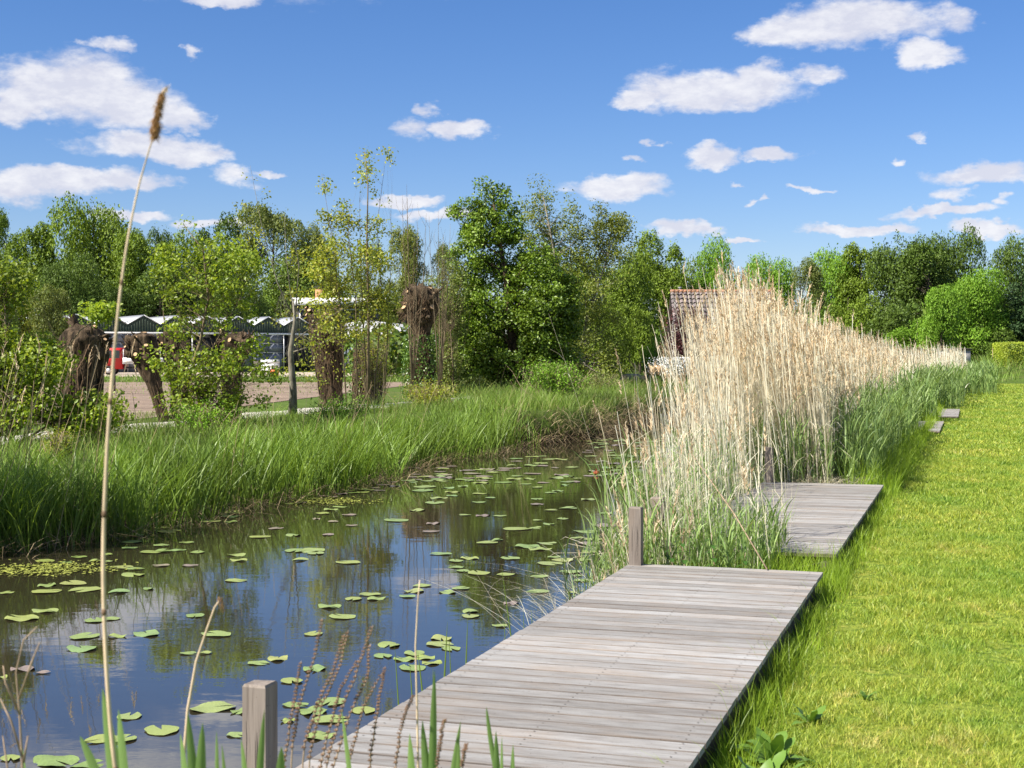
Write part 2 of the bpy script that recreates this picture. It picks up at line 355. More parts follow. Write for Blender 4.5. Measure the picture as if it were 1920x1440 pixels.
# glasshouse pane: cloudy blue grey
M['pane'] = simple('cloudy_glass', (.16, .175, .21), .25, .25, .8, spec=.6)
def tilemat():
    m, nt, p, o = mat('roof_tile_clay'); g = nd(nt, 'ShaderNodeNewGeometry')
    c = ramp(nt, g.outputs['Random Per Island'], [(0, (.11, .09, .095)), (.5, (.17, .14, .14)), (1, (.24, .19, .18))])
    nt.links.new(c, p.inputs['Base Color']); p.inputs['Roughness'].default_value = .6; return m
M['tile'] = tilemat()
M['ridge'] = simple('ridge_tile', (.34, .17, .10), .8, .2, 3)
def groundmat():
    m, nt, p, o = mat('earth_and_turf')
    a = tnoise(nt, .5, 6); b = tnoise(nt, 6, 6)
    c = ramp(nt, a, [(.3, (.10, .15, .03)), (.5, (.075, .12, .022)), (.72, (.13, .14, .05))])
    c = mixc(nt, .5, c, ramp(nt, b, [(.3, (.4, .4, .35)), (.7, (1.2, 1.2, 1.1))]), 'MULTIPLY')
    g = nd(nt, 'ShaderNodeNewGeometry'); s3 = nd(nt, 'ShaderNodeSeparateXYZ'); nt.links.new(g.outputs['Position'], s3.inputs[0])
    mr_ = nd(nt, 'ShaderNodeMapRange', ins={1: -.30, 2: -.02}); nt.links.new(s3.outputs[2], mr_.inputs[0])
    c = mixc(nt, mr_.outputs[0], (.028, .020, .013), c)
    nt.links.new(c, p.inputs['Base Color']); p.inputs['Roughness'].default_value = .95; p.inputs['Specular IOR Level'].default_value = .1
    bump(nt, p, b, .6, .05); return m
def soilmat():
    m, nt, p, o = mat('bare_soil')
    a = tnoise(nt, 1, 8, stretch=(.12, .5, 1), rough=.65); b = tnoise(nt, 2.5, 8, rough=.7)
    c = ramp(nt, a, [(.3, (.15, .105, .075)), (.5, (.24, .175, .13)), (.68, (.33, .26, .19)), (.8, (.24, .22, .1))])
    c = mixc(nt, .6, c, ramp(nt, b, [(.35, (.5, .47, .44)), (.6, (1.15, 1.12, 1.1))]), 'MULTIPLY')
    nt.links.new(c, p.inputs['Base Color']); p.inputs['Roughness'].default_value = .95; bump(nt, p, b, 1, .12); return m
def lawn_hue(nt):
    g = nd(nt, 'ShaderNodeNewGeometry'); a = tnoise(nt, .8, 7, g.outputs['Position'], stretch=(1, .6, 1), rough=.7); b = tnoise(nt, 7, 5, g.outputs['Position'], rough=.7)
    ad = nd(nt, 'ShaderNodeMath', operation='MULTIPLY_ADD'); nt.links.new(b, ad.inputs[0]); ad.inputs[1].default_value = .6; nt.links.new(a, ad.inputs[2])
    return ramp(nt, ad.outputs[0], [(.58, (.17, .295, .04)), (.74, (.265, .365, .052)), (.90, (.345, .405, .065)), (1.04, (.46, .44, .13))])
def lawnmat():
    m, nt, p, o = mat('mown_turf')
    a = tnoise(nt, .7, 6); b = tnoise(nt, 14, 8, rough=.7); d = tnoise(nt, 3, 5)
    c = mixc(nt, 1.0, lawn_hue(nt), (.62, .62, .6), 'MULTIPLY')
    c = mixc(nt, .85, c, ramp(nt, b, [(.38, (.30, .38, .25)), (.55, (1.12, 1.1, 1.05))]), 'MULTIPLY')
    c = mixc(nt, .6, c, ramp(nt, d, [(.35, (.75, .85, .7)), (.65, (1.15, 1.08, 1.1))]), 'MULTIPLY')
    nt.links.new(c, p.inputs['Base Color']); p.inputs['Roughness'].default_value = .9; p.inputs['Specular IOR Level'].default_value = .15
    bump(nt, p, b, .8, .03); return m
def watermat():
    m, nt, p, o = mat('pond_water')
    p.inputs['Base Color'].default_value = (.030, .026, .014, 1); p.inputs['Roughness'].default_value = .015; p.inputs['IOR'].default_value = 2.7
    p.inputs['Specular IOR Level'].default_value = .5
    a = tnoise(nt, 5, 3, stretch=(.8, 1.5, 1)); b = tnoise(nt, 1.2, 2, stretch=(.7, 1.3, 1))
    d = tnoise(nt, .35, 3)
    k = nd(nt, 'ShaderNodeMath', operation='MULTIPLY'); nt.links.new(a, k.inputs[0]); nt.links.new(ramp(nt, d, [(.35, (.25,)*3), (.65, (1, 1, 1))]), k.inputs[1])
    s = nd(nt, 'ShaderNodeMath', operation='ADD'); nt.links.new(k.outputs[0], s.inputs[0]); nt.links.new(b, s.inputs[1])
    bump(nt, p, s.outputs[0], .13, .008); return m
def lawnblade():
    m, nt, p, o = mat('lawn_blade'); g = nd(nt, 'ShaderNodeNewGeometry')
    c = mixc(nt, 1.0, lawn_hue(nt), ramp(nt, g.outputs['Random Per Island'], [(0, (.55, .62, .6)), (.4, (.95, 1, 1)), (.85, (1.25, 1.2, 1.1)), (1, (1.9, 1.5, 2.0))]), 'MULTIPLY')
    nt.links.new(c, p.inputs['Base Color']); p.inputs['Roughness'].default_value = .45; p.inputs['Specular IOR Level'].default_value = .3
    t = nd(nt, 'ShaderNodeBsdfTranslucent'); nt.links.new(mixc(nt, 1.0, c, (1.2, 1.2, .6), 'MULTIPLY'), t.inputs['Color']); ms = nd(nt, 'ShaderNodeMixShader'); ms.inputs[0].default_value = .4
    nt.links.new(p.outputs[0], ms.inputs[1]); nt.links.new(t.outputs[0], ms.inputs[2]); nt.links.new(ms.outputs[0], o.inputs[0]); return m
M['lawn_blade'] = lawnblade()
M['ground'] = groundmat(); M['soil'] = soilmat(); M['lawn'] = lawnmat(); M['water'] = watermat()
def padmat(name, cols, rough=.3):
    m, nt, p, o = mat(name); oi = nd(nt, 'ShaderNodeObjectInfo')
    c = ramp(nt, oi.outputs['Random'], [(i/(len(cols)-1), x) for i, x in enumerate(cols)])
    tcn = nd(nt, 'ShaderNodeTexCoord')
    f = tnoise(nt, 9, 5, tcn.outputs['Object']); c = mixc(nt, .7, c, ramp(nt, f, [(.33, (.62, .60, .5)), (.6, (1.12, 1.08, 1.1))]), 'MULTIPLY')
    g = tnoise(nt, 28, 3, tcn.outputs['Object']); c = mixc(nt, 1.0, c, ramp(nt, g, [(.25, (.45, .3, .15)), (.33, (1, 1, 1))]), 'MULTIPLY')
    nt.links.new(c, p.inputs['Base Color']); p.inputs['Roughness'].default_value = rough; p.inputs['Specular IOR Level'].default_value = .6
    bump(nt, p, f, .3, .01); return m
M['pad'] = padmat('lily_pad_green', [(.19, .28, .07), (.25, .33, .09), (.29, .34, .08), (.20, .31, .10), (.33, .35, .10)])
M['pad_brown'] = padmat('lily_pad_bronze', [(.22, .17, .13), (.28, .22, .18), (.20, .16, .14), (.30, .26, .17)])
M['algae'] = simple('algae_mat', (.22, .24, .04), .6, .5, 14, bmp=.5)

# ------------------------------------------------------------------ ground, lawn, water, field
def axis(parts):
    out = []
    for a, b, st in parts: out += list(np.arange(a, b, st))
    return np.array(out+[parts[-1][1]])
tt = axis([(-60, -6, 6), (-6, 60, .5), (60, 120, 2), (120, 300, 15), (300, 1500, 150)])
ss_ = axis([(-1200, -200, 200), (-200, -40, 10), (-40, -13, 1.5), (-13, -8.5, .15), (-8.5, -4, .8), (-4, -.4, .15), (-.4, 6, 1.2), (6, 60, 6), (60, 200, 35), (200, 1200, 250)])
TT, SS = np.meshgrid(tt, ss_, indexing='ij')
ZZ = gz(TT, SS) + np.where((SS < -10.3) & (SS > -16.5), .05*np.sin(TT*1.7+SS*2.3)*np.sin(TT*.6-SS*1.1), 0)
Xg, Yg = W(TT, SS); nt_, ns_ = TT.shape
ii = np.arange(nt_-1)[:, None]*ns_ + np.arange(ns_-1)[None]
Qg = np.stack([ii, ii+1, ii+ns_+1, ii+ns_], -1).reshape(-1, 4)[:, ::-1]
ob('ground', mesh_from('ground', np.stack([Xg, Yg, ZZ], -1).reshape(-1, 3), [Qg], M['ground'], True), kind='structure')
def sheet(name, pts, z, m, kind='structure'):
    V = [(x, y, z) for x, y in pts]; me = bpy.data.meshes.new(name); me.from_pydata(V, [], [tuple(range(len(V)))]); me.materials.append(m)
    return ob(name, me, kind=kind)
def strip_sheet(name, left, right, z, m):
    V = [(*p, z) for p in left]+[(*p, z) for p in right]; n = len(left)
    me = bpy.data.meshes.new(name); me.from_pydata(V, [], [(i, i+1, n+i+1, n+i) for i in range(n-1)]); me.materials.append(m)
    return ob(name, me, kind='structure')
tl = np.arange(-4, 93, 1.5)
strip_sheet('lawn', [W(t, -1.02+.06*math.sin(t*1.3)+max(0, t-55)*.04) for t in tl][::-1], [W(t, 60) for t in tl][::-1], .006, M['lawn'])
wtl = list(np.arange(-60, 400, 10))
strip_sheet('water', [W(t, -12.5) for t in wtl][::-1], [W(t, -1.2) for t in wtl][::-1], WATER, M['water'])
# field across the water: bare soil, slab path, yard
strip_sheet('bare_soil_field', [(-46, 33), (-40, 84)], [(-9.6, 33.5), (-4.5, 84)], .155, M['soil'])
tp = np.arange(4, 58, 2)
tp = np.arange(4, 58, .7)
strip_sheet('pale_path', [W(t, -18.5+.35*math.sin(t*.3)+.25*math.sin(t*1.9)) for t in tp][::-1], [W(t, -16.9+.3*math.sin(t*.3+.7)+.3*math.sin(t*2.7)+.15*math.sin(t*6)) for t in tp][::-1], .172, M['concrete'])
strip_sheet('garden_path', [(-60, 91), (-42, 92.5), (-30, 94)], [(-60, 88.8), (-42, 90), (-30, 91)], .16, M['concrete'])
strip_sheet('gravel_yard', [(-70, 126), (30, 131)], [(-70, 103), (30, 104)], .165, simple('gravel', (.42, .35, .28), .95, .2, 4, bmp=.5))

# ------------------------------------------------------------------ decks and mooring posts
def bevel_box(L, Wd, T, b=.004, bow=0, r=random):
    """plank mesh centred, grain along x"""
    xs = np.linspace(-L/2, L/2, 5); V = []; Q = []
    prof = [(-Wd/2+b, T/2), (Wd/2-b, T/2), (Wd/2, T/2-b), (Wd/2, -T/2), (-Wd/2, -T/2), (-Wd/2, T/2-b)]
    ws = [r.uniform(-.0015, .0015) for _ in xs]; wz = [r.uniform(-.0012, .0012) for _ in xs]
    for i, x in enumerate(xs):
        for (y, z) in prof: V.append((x, y+ws[i], z+wz[i]))
    k = 6
    for i in range(4):
        for j in range(k): Q.append((i*k+j, i*k+(j+1) % k, (i+1)*k+(j+1) % k, (i+1)*k+j))
    F_ = [tuple(Q_) for Q_ in Q]+[tuple(range(k))[::-1], tuple(4*k+j for j in range(k))]
    me = bpy.data.meshes.new('plank'); me.from_pydata(V, [], [f[::-1] for f in F_]); me.materials.append(M['plank']); return me
plank_meshes = {}; TAU_ = 2*math.pi
DZ = .18
def deck(t0, t1, s0, s1, label, pw=.14, DZ=DZ):
    x, y = W(t0, 0); root = ob('wooden_jetty', None, label=label, cat='jetty', group='plank jetties along the bank', loc=(x, y, 0), rotz=-TH)
    L = s1-s0; n = int(round((t1-t0)/pw)); key = round(L, 2)
    if key not in plank_meshes: plank_meshes[key] = [bevel_box(L+d, pw-.011, .028) for d in (-.001, 0, .001, -.0015, .002)]
    for i in range(n):
        o = ob('plank', random.choice(plank_meshes[key]), root, loc=((s0+s1)/2+random.uniform(-.001, .001), (i+.5)*pw, DZ-.014+random.uniform(-.0015, .0015)))
        o.rotation_euler = (random.uniform(-.006, .006), random.uniform(-.0008, .0008), random.uniform(-.0012, .0012)+(math.pi if random.random() < .5 else 0))
    T = n*pw; m = MB()
    for i in range(n):
        for xx in (s0+.06, (s0+s1)/2, s1-.09):
            for yy in (.035, pw-.035):
                cx_, cy_ = xx+random.uniform(-.006, .006), i*pw+yy+random.uniform(-.004, .004); k_ = [(cx_+math.cos(g)*.0048, cy_+math.sin(g)*.0048, DZ+.0022) for g in np.linspace(0, TAU_, 7)[:-1]]
                m.add(k_, [(0, 1, 2, 3), (0, 3, 4, 5)])
    m.build('screws', M['beam'], root, kind='stuff')
    for xx in (s0+.06, (s0+s1)/2, s1-.09):
        MB().box((xx-.035, .03, DZ-.19), (xx+.035, T-.03, DZ-.031)).build('joist', M['beam'], root)
    for yy in np.linspace(.4, T-.4, 3):
        for xx in (s0+.14, s1-.2):
            MB().box((xx-.05, yy-.05, -1.0), (xx+.05, yy+.05, DZ-.195)).build('pile', M['beam'], root)
    return root
deck(4.62, 10.76, -2.495, -1.048, 'nearest and largest plank jetty, running out of the bottom of the photo beside the lawn')
deck(11.75, 18.2, -2.495, -1.04, 'second plank jetty, beyond the clump of reeds at the far end of the nearest jetty')
deck(33.2, 38.3, -2.3, -.70, 'small far jetty, lower and nearer of the two beside the green reeds', DZ=.075)
deck(41.2, 47.0, -2.2, -.38, 'most distant small jetty, upper of the two beside the green reeds', DZ=.075)
def post(t, s, label, ztop=.60, w=.094, dz=-1.1):
    x, y = W(t, s); root = ob('mooring_post', None, label=label, cat='post', group='square mooring posts', loc=(x, y, 0), rotz=-TH+random.uniform(-.03, .03))
    h = w/2; me = bpy.data.meshes.new('post'); b = .006
    V = [];
    for z, k in ((dz, 1), (ztop*.3, 1), (ztop-b, 1), (ztop, .88)):
        for a, c in ((-h, -h), (h, -h), (h, h), (-h, h)):
            V.append((a*k+random.uniform(-.001, .001), c*k, z+(random.uniform(-.003, .003) if z > ztop-.1 else 0)))
    Fc = [(i*4+j, i*4+(j+1) % 4, i*4+4+(j+1) % 4, i*4+4+j) for i in range(3) for j in range(4)]+[(12, 13, 14, 15)]
    me.from_pydata(V, [], Fc); me.materials.append(M['post']); ob('timber', me, root)
    m = MB()
    for k in range(3):     # drying cracks on the near faces
        xx = random.uniform(-h*.7, h*.7); z1 = ztop-random.uniform(.02, .2); m.tube([(xx, -h-.0005, z1), (xx+.002, -h-.0005, z1-.06), (xx-.001, -h-.0005, z1-.2)], [.0003, .0012, .0003], 4)
    m.build('crack', M['dark'], root)
post(4.71, -2.47, 'near mooring post standing in front of the bottom left corner of the nearest jetty', .585)
post(10.72, -2.44, 'mooring post at the far left corner of the nearest jetty, beside the reeds', .615)
post(11.8, -2.5, 'short mooring post half hidden in reeds left of the second jetty', .585, .11)
post(18.1, -2.42, 'mooring post at the far left corner of the second jetty, against the reed bed', .62)

# ------------------------------------------------------------------ lily pads
def pad_mesh(k, m):
    r = random.Random(k); n = 26; notch = r.uniform(.2, .55); V = [(0, 0, .004)]; Fc = []
    for ring, rr in ((0, .55), (1, 1.0)):
        for i in range(n):
            a = notch/2 + (2*math.pi-notch)*i/(n-1)
            e = 1 + (.04*math.sin(a*3+k)+.03*math.sin(a*7+k*2)+r.uniform(-.015, .015) if ring else 0)
            lx = 1.12 if ring else 1.1
            z = .003 + (.0 if not ring else .001+(.0035 if k % 4 else .011)*math.sin(a*(2+k % 3)+k)*r.uniform(.5, 1))
            
            V.append((math.cos(a)*rr*e*lx*(1), math.sin(a)*rr*e*.9, z))
    for i in range(n-1): Fc.append((0, 1+i, 2+i)); Fc.append((1+i, 1+n+i, 2+n+i, 2+i))
    me = bpy.data.meshes.new('lily_pad'); me.from_pydata(V, [], Fc); me.materials.append(m)
    for p in me.polygons: p.use_smooth = True
    return me
pads_g = [pad_mesh(k, M['pad']) for k in range(9)]; pads_b = [pad_mesh(k+20, M['pad_brown']) for k in range(4)]
PADS = """40,1160,35 85,1146,26 13,1112,15 87,1110,28 159,1106,33 223,1110,22 279,1105,11 178,1164,24 206,1161,20 159,1194,31 219,1194,18 275,1189,30 406,1190,31 366,1155,21
153,1217,33 352,1226,16 384,1225,14 43,1255,24b 82,1262,14b 485,1244,22 521,1236,23 589,1255,26 588,1189,21 618,1138,24 642,1157,29 547,1278,25 399,1328,44 452,1335,22 243,1344,28
303,1370,39 190,1387,34 232,1387,28 445,1379,22 554,1323,25 620,1317,33 587,1335,32 620,1350,36 682,1333,28 540,1353,14 601,1381,31 104,1428,48 164,1436,31 20,1423,22 4,1271,10
587,1032,28 592,1038,20 653,1055,25 826,1039,21 855,1052,17 855,1064,16 880,1047,20 868,1071,15 897,1075,26 948,1078,19 956,1047,22 914,1018,22 933,1013,13 970,992,28 1000,990,15 990,1025,28
1012,1030,22 1024,1019,20 1031,1057,27 1055,1051,25 1040,1045,14 1070,1073,22 1012,1081,19 1008,1110,23 1072,1112,11 1090,1089,18 1082,1080,11 1099,1050,18 1105,1035,18 1127,1056,16 1137,1065,13
1107,1020,25b 1097,997,24 1083,1009,15 1113,1012,20 1133,986,28b 1137,963,16 1104,937,15 1065,953,19 1033,957,13 1055,973,14 1009,976,10 1029,983,13 1007,946,15b 1007,936,15 1008,914,12
986,908,12 1059,910,9 1046,921,11 1032,924,12 938,968,13 905,967,16b 872,966,12 898,942,15 919,934,12 899,926,14 868,912,12 848,923,15 848,930,13 840,915,13 822,934,17 815,943,23 793,920,25
797,913,25 783,957,18 743,976,27 812,982,15b 808,997,17b 615,1003,14b 660,986,12b 625,978,12b 655,966,15b 605,963,16 620,956,16 637,951,15 593,973,9b 791,1099,19 777,1109,22 764,1119,17
839,1111,19 864,1104,19 693,1115,21 663,1124,19 705,1123,20 882,1147,18 882,1156,20 937,1174,16 958,1132,17b 730,1210,26 718,1231,21 827,1198,25 825,1209,28 846,1217,22 777,1226,24
795,1234,22 757,1237,22 773,1253,30 810,1244,20 302,1061,16b 357,1061,16b 227,1064,23 255,1067,17 250,1078,26 137,1094,29 88,1098,20 278,1105,11 283,1036,22 305,1034,20 333,1032,16 370,1036,17
302,1023,17 350,1018,15 243,1028,15 247,1017,20 313,996,27 303,990,16 255,1004,18 433,962,27 430,969,20 397,978,20 433,979,14 488,1007,21 517,991,16b 550,1004,17 443,1041,19 448,1051,17
442,1089,22 555,1033,25 582,1034,22 563,1050,17 85,1052,20 178,1052,13 203,1053,10 123,1056,13 148,1045,16 200,1040,14 1350,1100,10""".split()
PAD_SEEN = {}
ORD = 'lowest second third fourth fifth sixth seventh eighth ninth tenth eleventh twelfth thirteenth fourteenth fifteenth sixteenth seventeenth eighteenth nineteenth twentieth'.split()+['topmost']*40
COLS = [(60, 'at the left photo edge'), (150, 'well left of the tall reed stalk'), (215, 'beside the tall reed stalk'), (300, 'right of the tall reed stalk'), (400, 'left of the bent dry stalk head'), (500, 'above the near mooring post'), (580, 'over the right face of the near mooring post'),
        (640, 'over the left seed stalks'), (700, 'over the right seed stalks'), (765, 'left of the pale cane'), (815, 'behind the pale cane'), (855, 'right of the pale cane'), (905, 'on the left part of the dark reflection'), (960, 'on the middle of the dark reflection'),
        (1020, 'on the right part of the dark reflection'), (1070, 'left of the leaning dead stems'), (1110, 'under the leaning dead stems'), (9999, 'against the reeds by the tall mooring post')]
def pad_label(px, py, brown):
    c = next(i for i, (x, _) in enumerate(COLS) if px < x); k = PAD_SEEN.get(c, 0); PAD_SEEN[c] = k+1
    return f"{ORD[k]} {'one counting up' if k else 'one'}, {'bronze' if brown else 'green'} lily pad {COLS[c][1]}"
def put_pad(px, py, hw, brown, lab, k=0):
    x, y, _ = G(px, py, WATER); r = hw/F*y/1.05
    o = ob('lily_pad', random.choice(pads_b if brown else pads_g), label=lab, cat='lily pad', group='lily pads floating on the pond', loc=(x, y, WATER+.002+random.uniform(0, .004)), rotz=random.uniform(0, 6.28))
    o.scale = (r, r, 1)
for p_ in sorted(PADS, key=lambda q: -float(q.split(',')[1])):
    b = p_.endswith('b'); px, py, hw = map(float, p_.rstrip('b').split(',')); put_pad(px, py, hw*.93, b, pad_label(px, py, b))
r_ = random.Random(5); raft, far_, foot = [], [], []
for i in range(98):
    py = 854+52*r_.random()**.8; px = r_.uniform(760+(0 if py > 872 else 190), 1245)
    if py > 893 and px < 820: px += 120
    raft.append((px, py, r_.uniform(9, 17), r_.random() < (.62 if 864 < py < 895 else .25)))
for i in range(34): far_.append((r_.uniform(1090, 1270), r_.uniform(822, 856), r_.uniform(7, 13), r_.random() < .2))
for i in range(38):
    px = r_.uniform(540, 860); foot.append((px, 940-(px-560)*.19+r_.uniform(-6, 9), r_.uniform(8, 15), r_.random() < .45))
NTH = 'first second third fourth fifth sixth seventh eighth ninth tenth eleventh twelfth thirteenth fourteenth fifteenth sixteenth seventeenth eighteenth nineteenth twentieth'.split()
NTH += ['twenty-'+w for w in NTH[:9]]+['thirtieth']+['thirty-'+w for w in NTH[:9]]+['fortieth']
def rows(pads, bands, where):
    for nm, lo, hi in bands:
        for k, (px, py, hw, br) in enumerate(sorted(q for q in pads if lo <= q[1] < hi)):
            put_pad(px, py, hw, br, f"{NTH[min(k, 39)]} pad from the left {nm}{where}, {'bronze' if br else 'pale green'}")
rows(raft, (('in the back row of', 0, 866), ('in the second row of', 866, 876), ('in the third row of', 876, 886), ('in the fourth row of', 886, 896), ('in the front row of', 896, 999)), ' the crowded raft')
rows(far_, (('in the far strip', 0, 840), ('in the near strip', 840, 999)), ' behind the leaning reeds')
rows(foot, (('', 0, 9999),), 'along the foot of the left sedge bank')
# red brown bud and floating scraps
x, y, _ = G(1118, 890, WATER); m = MB()
for k in range(5):
    a = k*1.26; m.tube([(0, 0, 0), (.03*math.cos(a), .03*math.sin(a), .04), (.01*math.cos(a), .01*math.sin(a), .10)], [.02, .036, .008], 6)
m.build('curled_leaf', M['terracotta'], None, True, label='rusty red curled young leaf rising out of the water among far pads', cat='leaf', loc=(x, y, WATER))
for lab, (px, py, w) in (('yellow green algae mat floating beside the left bank', (90, 1068, 130)), ('brown weed mat floating under the left sedges', (600, 940, 90))):
    x, y, _ = G(px, py, WATER); m = MB(); N = 900
    P = np.stack([x+rng.normal(0, w/F*y/2, N), y+rng.normal(0, .22, N), np.full(N, WATER+.006)+rng.uniform(0, .008, N)], -1)
    V, T = leaf_quads(P, .05, 4); m.add(V, None, T); m.build('algae_mat', M['algae'], label=lab, cat='algae', kind='stuff')

# ------------------------------------------------------------------ grasses and reeds
def scat(n, t0, t1, s0, s1, tp=1.0):
    t = t0+(t1-t0)*rng.random(n)**tp; return t, rng.uniform(s0, s1, n)
def place(t, s, z=None):
    x, y = W(t, s); z = gz(t, s) if z is None else np.broadcast_to(z, x.shape); return np.stack([x, y, z], -1)
TAU = 2*math.pi
def stuff(name, m, material, label, cat): return m.build(name, material, label=label, cat=cat, kind='stuff')
def vis(P, mar=1.2):     # keep what the camera, or one a step aside, could see
    return (np.abs(P[:, 0]) < P[:, 1]*960/F+mar) & (P[:, 1] > 1.5)
def off_decks(t, s): return ~((((t > 32.6) & (t < 38.5)) | ((t > 40.6) & (t < 47.2))) & (s > -1.75) & (s < -.2))
def clumpy(t, s, k=.9, sc_=2.0, seed=0):
    return np.array([mnoise.noise(Vector((a*sc_, b*sc_, seed))) for a, b in zip(t, s)])

# lawn, blade by blade, thinning with distance
m = MB()
for (t0, t1, dens_, h0, h1, w) in ((3.8, 9, 7500, .012, .040, .0060), (9, 15, 4200, .014, .045, .0085), (15, 26, 1700, .018, .05, .014), (26, 50, 420, .022, .055, .028), (50, 90, 90, .03, .06, .045)):
    wdt = (t1)*(.36-.32)/1+1.2+ (t1*.05)
    s1 = 1.5 if t1 < 10 else (2.2 if t1 < 16 else (3.5 if t1 < 27 else 7))
    n = int(dens_*(t1-t0)*(s1+1.0)); t, s = scat(n, t0, t1, -1.0, s1)
    P = place(t, s, .004); ok = vis(P, .8); P = P[ok]; n = len(P)
    cl = clumpy(t[ok][::1], s[ok], sc_=3.1) if n < 90000 else np.zeros(n)
    V, Q = blades(P, rng.uniform(h0, h1, n)*(1+1.3*cl), w, rng.uniform(0, TAU, n), rng.uniform(0, TAU, n), rng.uniform(0, .5, n), rng.uniform(.1, .9, n), 2, .8)
    m.add(V, Q)
stuff('lawn_grass', m, M['lawn_blade'], 'short mown lawn grass right of the jetties', 'grass')
# long grass fringe beside jetties and reeds
m = MB()
n = 15000; t, s = scat(n, 3.5, 60, -1.04, -.62, 1.5); s = -1.04+np.abs(rng.normal(0, .09+.05*np.maximum(clumpy(t, t*0, sc_=.9), -.5), n)); ins = (t < 10.8) | ((t > 11.7) & (t < 18.2))
hh = rng.uniform(.04, .17, n)*(1+.9*clumpy(t, s, sc_=1.6, seed=3))*np.where(ins, 1, 1.3)
P = place(t, s, 0.0); V, Q = blades(P, hh*np.clip(1-(s+1.04)*1.1, .3, 1), rng.uniform(.004, .007, n)*np.clip(t/12, 1, 3), rng.uniform(0, TAU, n), rng.uniform(0, TAU, n), rng.uniform(0, .35, n), rng.uniform(0, .5, n), 3, .8); m.add(V, Q)
n = 1500; t, s = scat(n, 10.8, 11.72, -2.2, -.9); P = place(t, s); P[:, 2] = np.maximum(P[:, 2], -.4)
V, Q = blades(P, rng.uniform(.12, .34, n)+np.maximum(0, -P[:, 2])*.8, rng.uniform(.004, .008, n), rng.uniform(0, TAU, n), rng.uniform(0, TAU, n), rng.uniform(0, .3, n), rng.uniform(0, .5, n), 3, .8); m.add(V, Q)
n = 8000; t, s = scat(n, 18.2, 50, -1.5, -.9, 1.3); ok = off_decks(t, s); t, s = t[ok], s[ok]; n = len(t); P = place(t, s)
V, Q = blades(P, rng.uniform(.15, .5, n)*np.clip(1.1-(s+1.2)*1.6, .25, 1.2), rng.uniform(.006, .012, n)*np.clip(t/20, 1, 2.4), rng.uniform(0, TAU, n), rng.uniform(0, TAU, n), rng.uniform(0, .3, n), rng.uniform(0, .5, n), 3, .8); m.add(V, Q)
stuff('long_grass', m, M['tuft'], 'fresh long grass fringing the jetties and the reed bed', 'grass')

def reed_mass(P, h, w, lean_az, lean, plume=.75, leafn=1, pw=.007, ps=1.0, green=False):
    """dry stems with plumes and hanging leaves -> (stems, plumes)"""
    n = len(P); a = MB(); b = MB(); h = np.asarray(h)
    bend = rng.uniform(.0, .10, n)
    V, Q = blades(P, h, w, lean_az, rng.uniform(0, math.pi, n), lean, bend, 4, .12, w0=1); a.add(V, Q)
    for k in range(leafn):
        u = rng.uniform(.25, .9, n); hor = h*(lean*u+bend*u*u)
        Pb = np.stack([P[:, 0]+np.cos(lean_az)*hor, P[:, 1]+np.sin(lean_az)*hor, P[:, 2]+h*u], -1)
        V, Q = blades(Pb, rng.uniform(.12, .35, n), w*1.2, rng.uniform(0, TAU, n), rng.uniform(0, TAU, n), rng.uniform(.3, .9, n), rng.uniform(0, .8, n), 3, .7, rng.uniform(.2, 1.1, n)); a.add(V, Q)
    sel = rng.random(n) < plume; idx = np.nonzero(sel)[0]
    hor = h*(lean+bend); top = np.stack([P[:, 0]+np.cos(lean_az)*hor, P[:, 1]+np.sin(lean_az)*hor, P[:, 2]+h], -1)[idx]
    K = 16; L = rng.uniform(.16, .30, len(idx))*ps; az0 = np.where(rng.random(len(idx)) < .6, lean_az[idx], rng.uniform(0, TAU, len(idx)))
    for k in range(K):
        f = k/K; Pb = top.copy(); Pb[:, 2] += (f-.55)*L; Pb[:, 0] += np.cos(az0)*L*.25*f*f; Pb[:, 1] += np.sin(az0)*L*.25*f*f
        V, Q = blades(Pb, L*rng.uniform(.22, .42, len(idx))*(1.15-f*.6), pw*2.2*rng.uniform(.6, 1.3, len(idx)), az0+rng.normal(0, .9, len(idx)), rng.uniform(0, TAU, len(idx)), rng.uniform(.15, .5, len(idx)), rng.uniform(0, .5, len(idx)), 2, .6, rng.uniform(0, .6, len(idx))); b.add(V, Q)
    return a, b
# big bed right of the water: dry stems
def bed(specs):
    Ps, hs, ws, azs, ls, pws = [], [], [], [], [], []
    for (n, t0, t1, s0, s1, h0, h1, w, taz, l0, l1) in specs:
        t, s = scat(n, t0, t1, s0, s1)
        dn = clumpy(t, s, sc_=.8, seed=9); keep = (rng.random(n) < .75+dn*1.2) & off_decks(t, s); t, s, dn = t[keep], s[keep], dn[keep]; n = len(t)
        P = place(t, s); P[:, 2] = np.maximum(P[:, 2], WATER-.1)
        Ps.append(P); hs.append((h0+(h1-h0)*rng.random(n)**1.4+np.where(rng.random(n) < .12, .25, 0)+dn*.3)-P[:, 2]); ws.append(np.full(n, w)); 
        azs.append(taz+rng.normal(0, .9, n) if taz is not None else rng.uniform(0, TAU, n)); ls.append(rng.uniform(l0, l1, n)); pws.append(np.full(n, w))
    return map(np.concatenate, (Ps, hs, ws, azs, ls))
LW = math.pi-TH            # towards the water
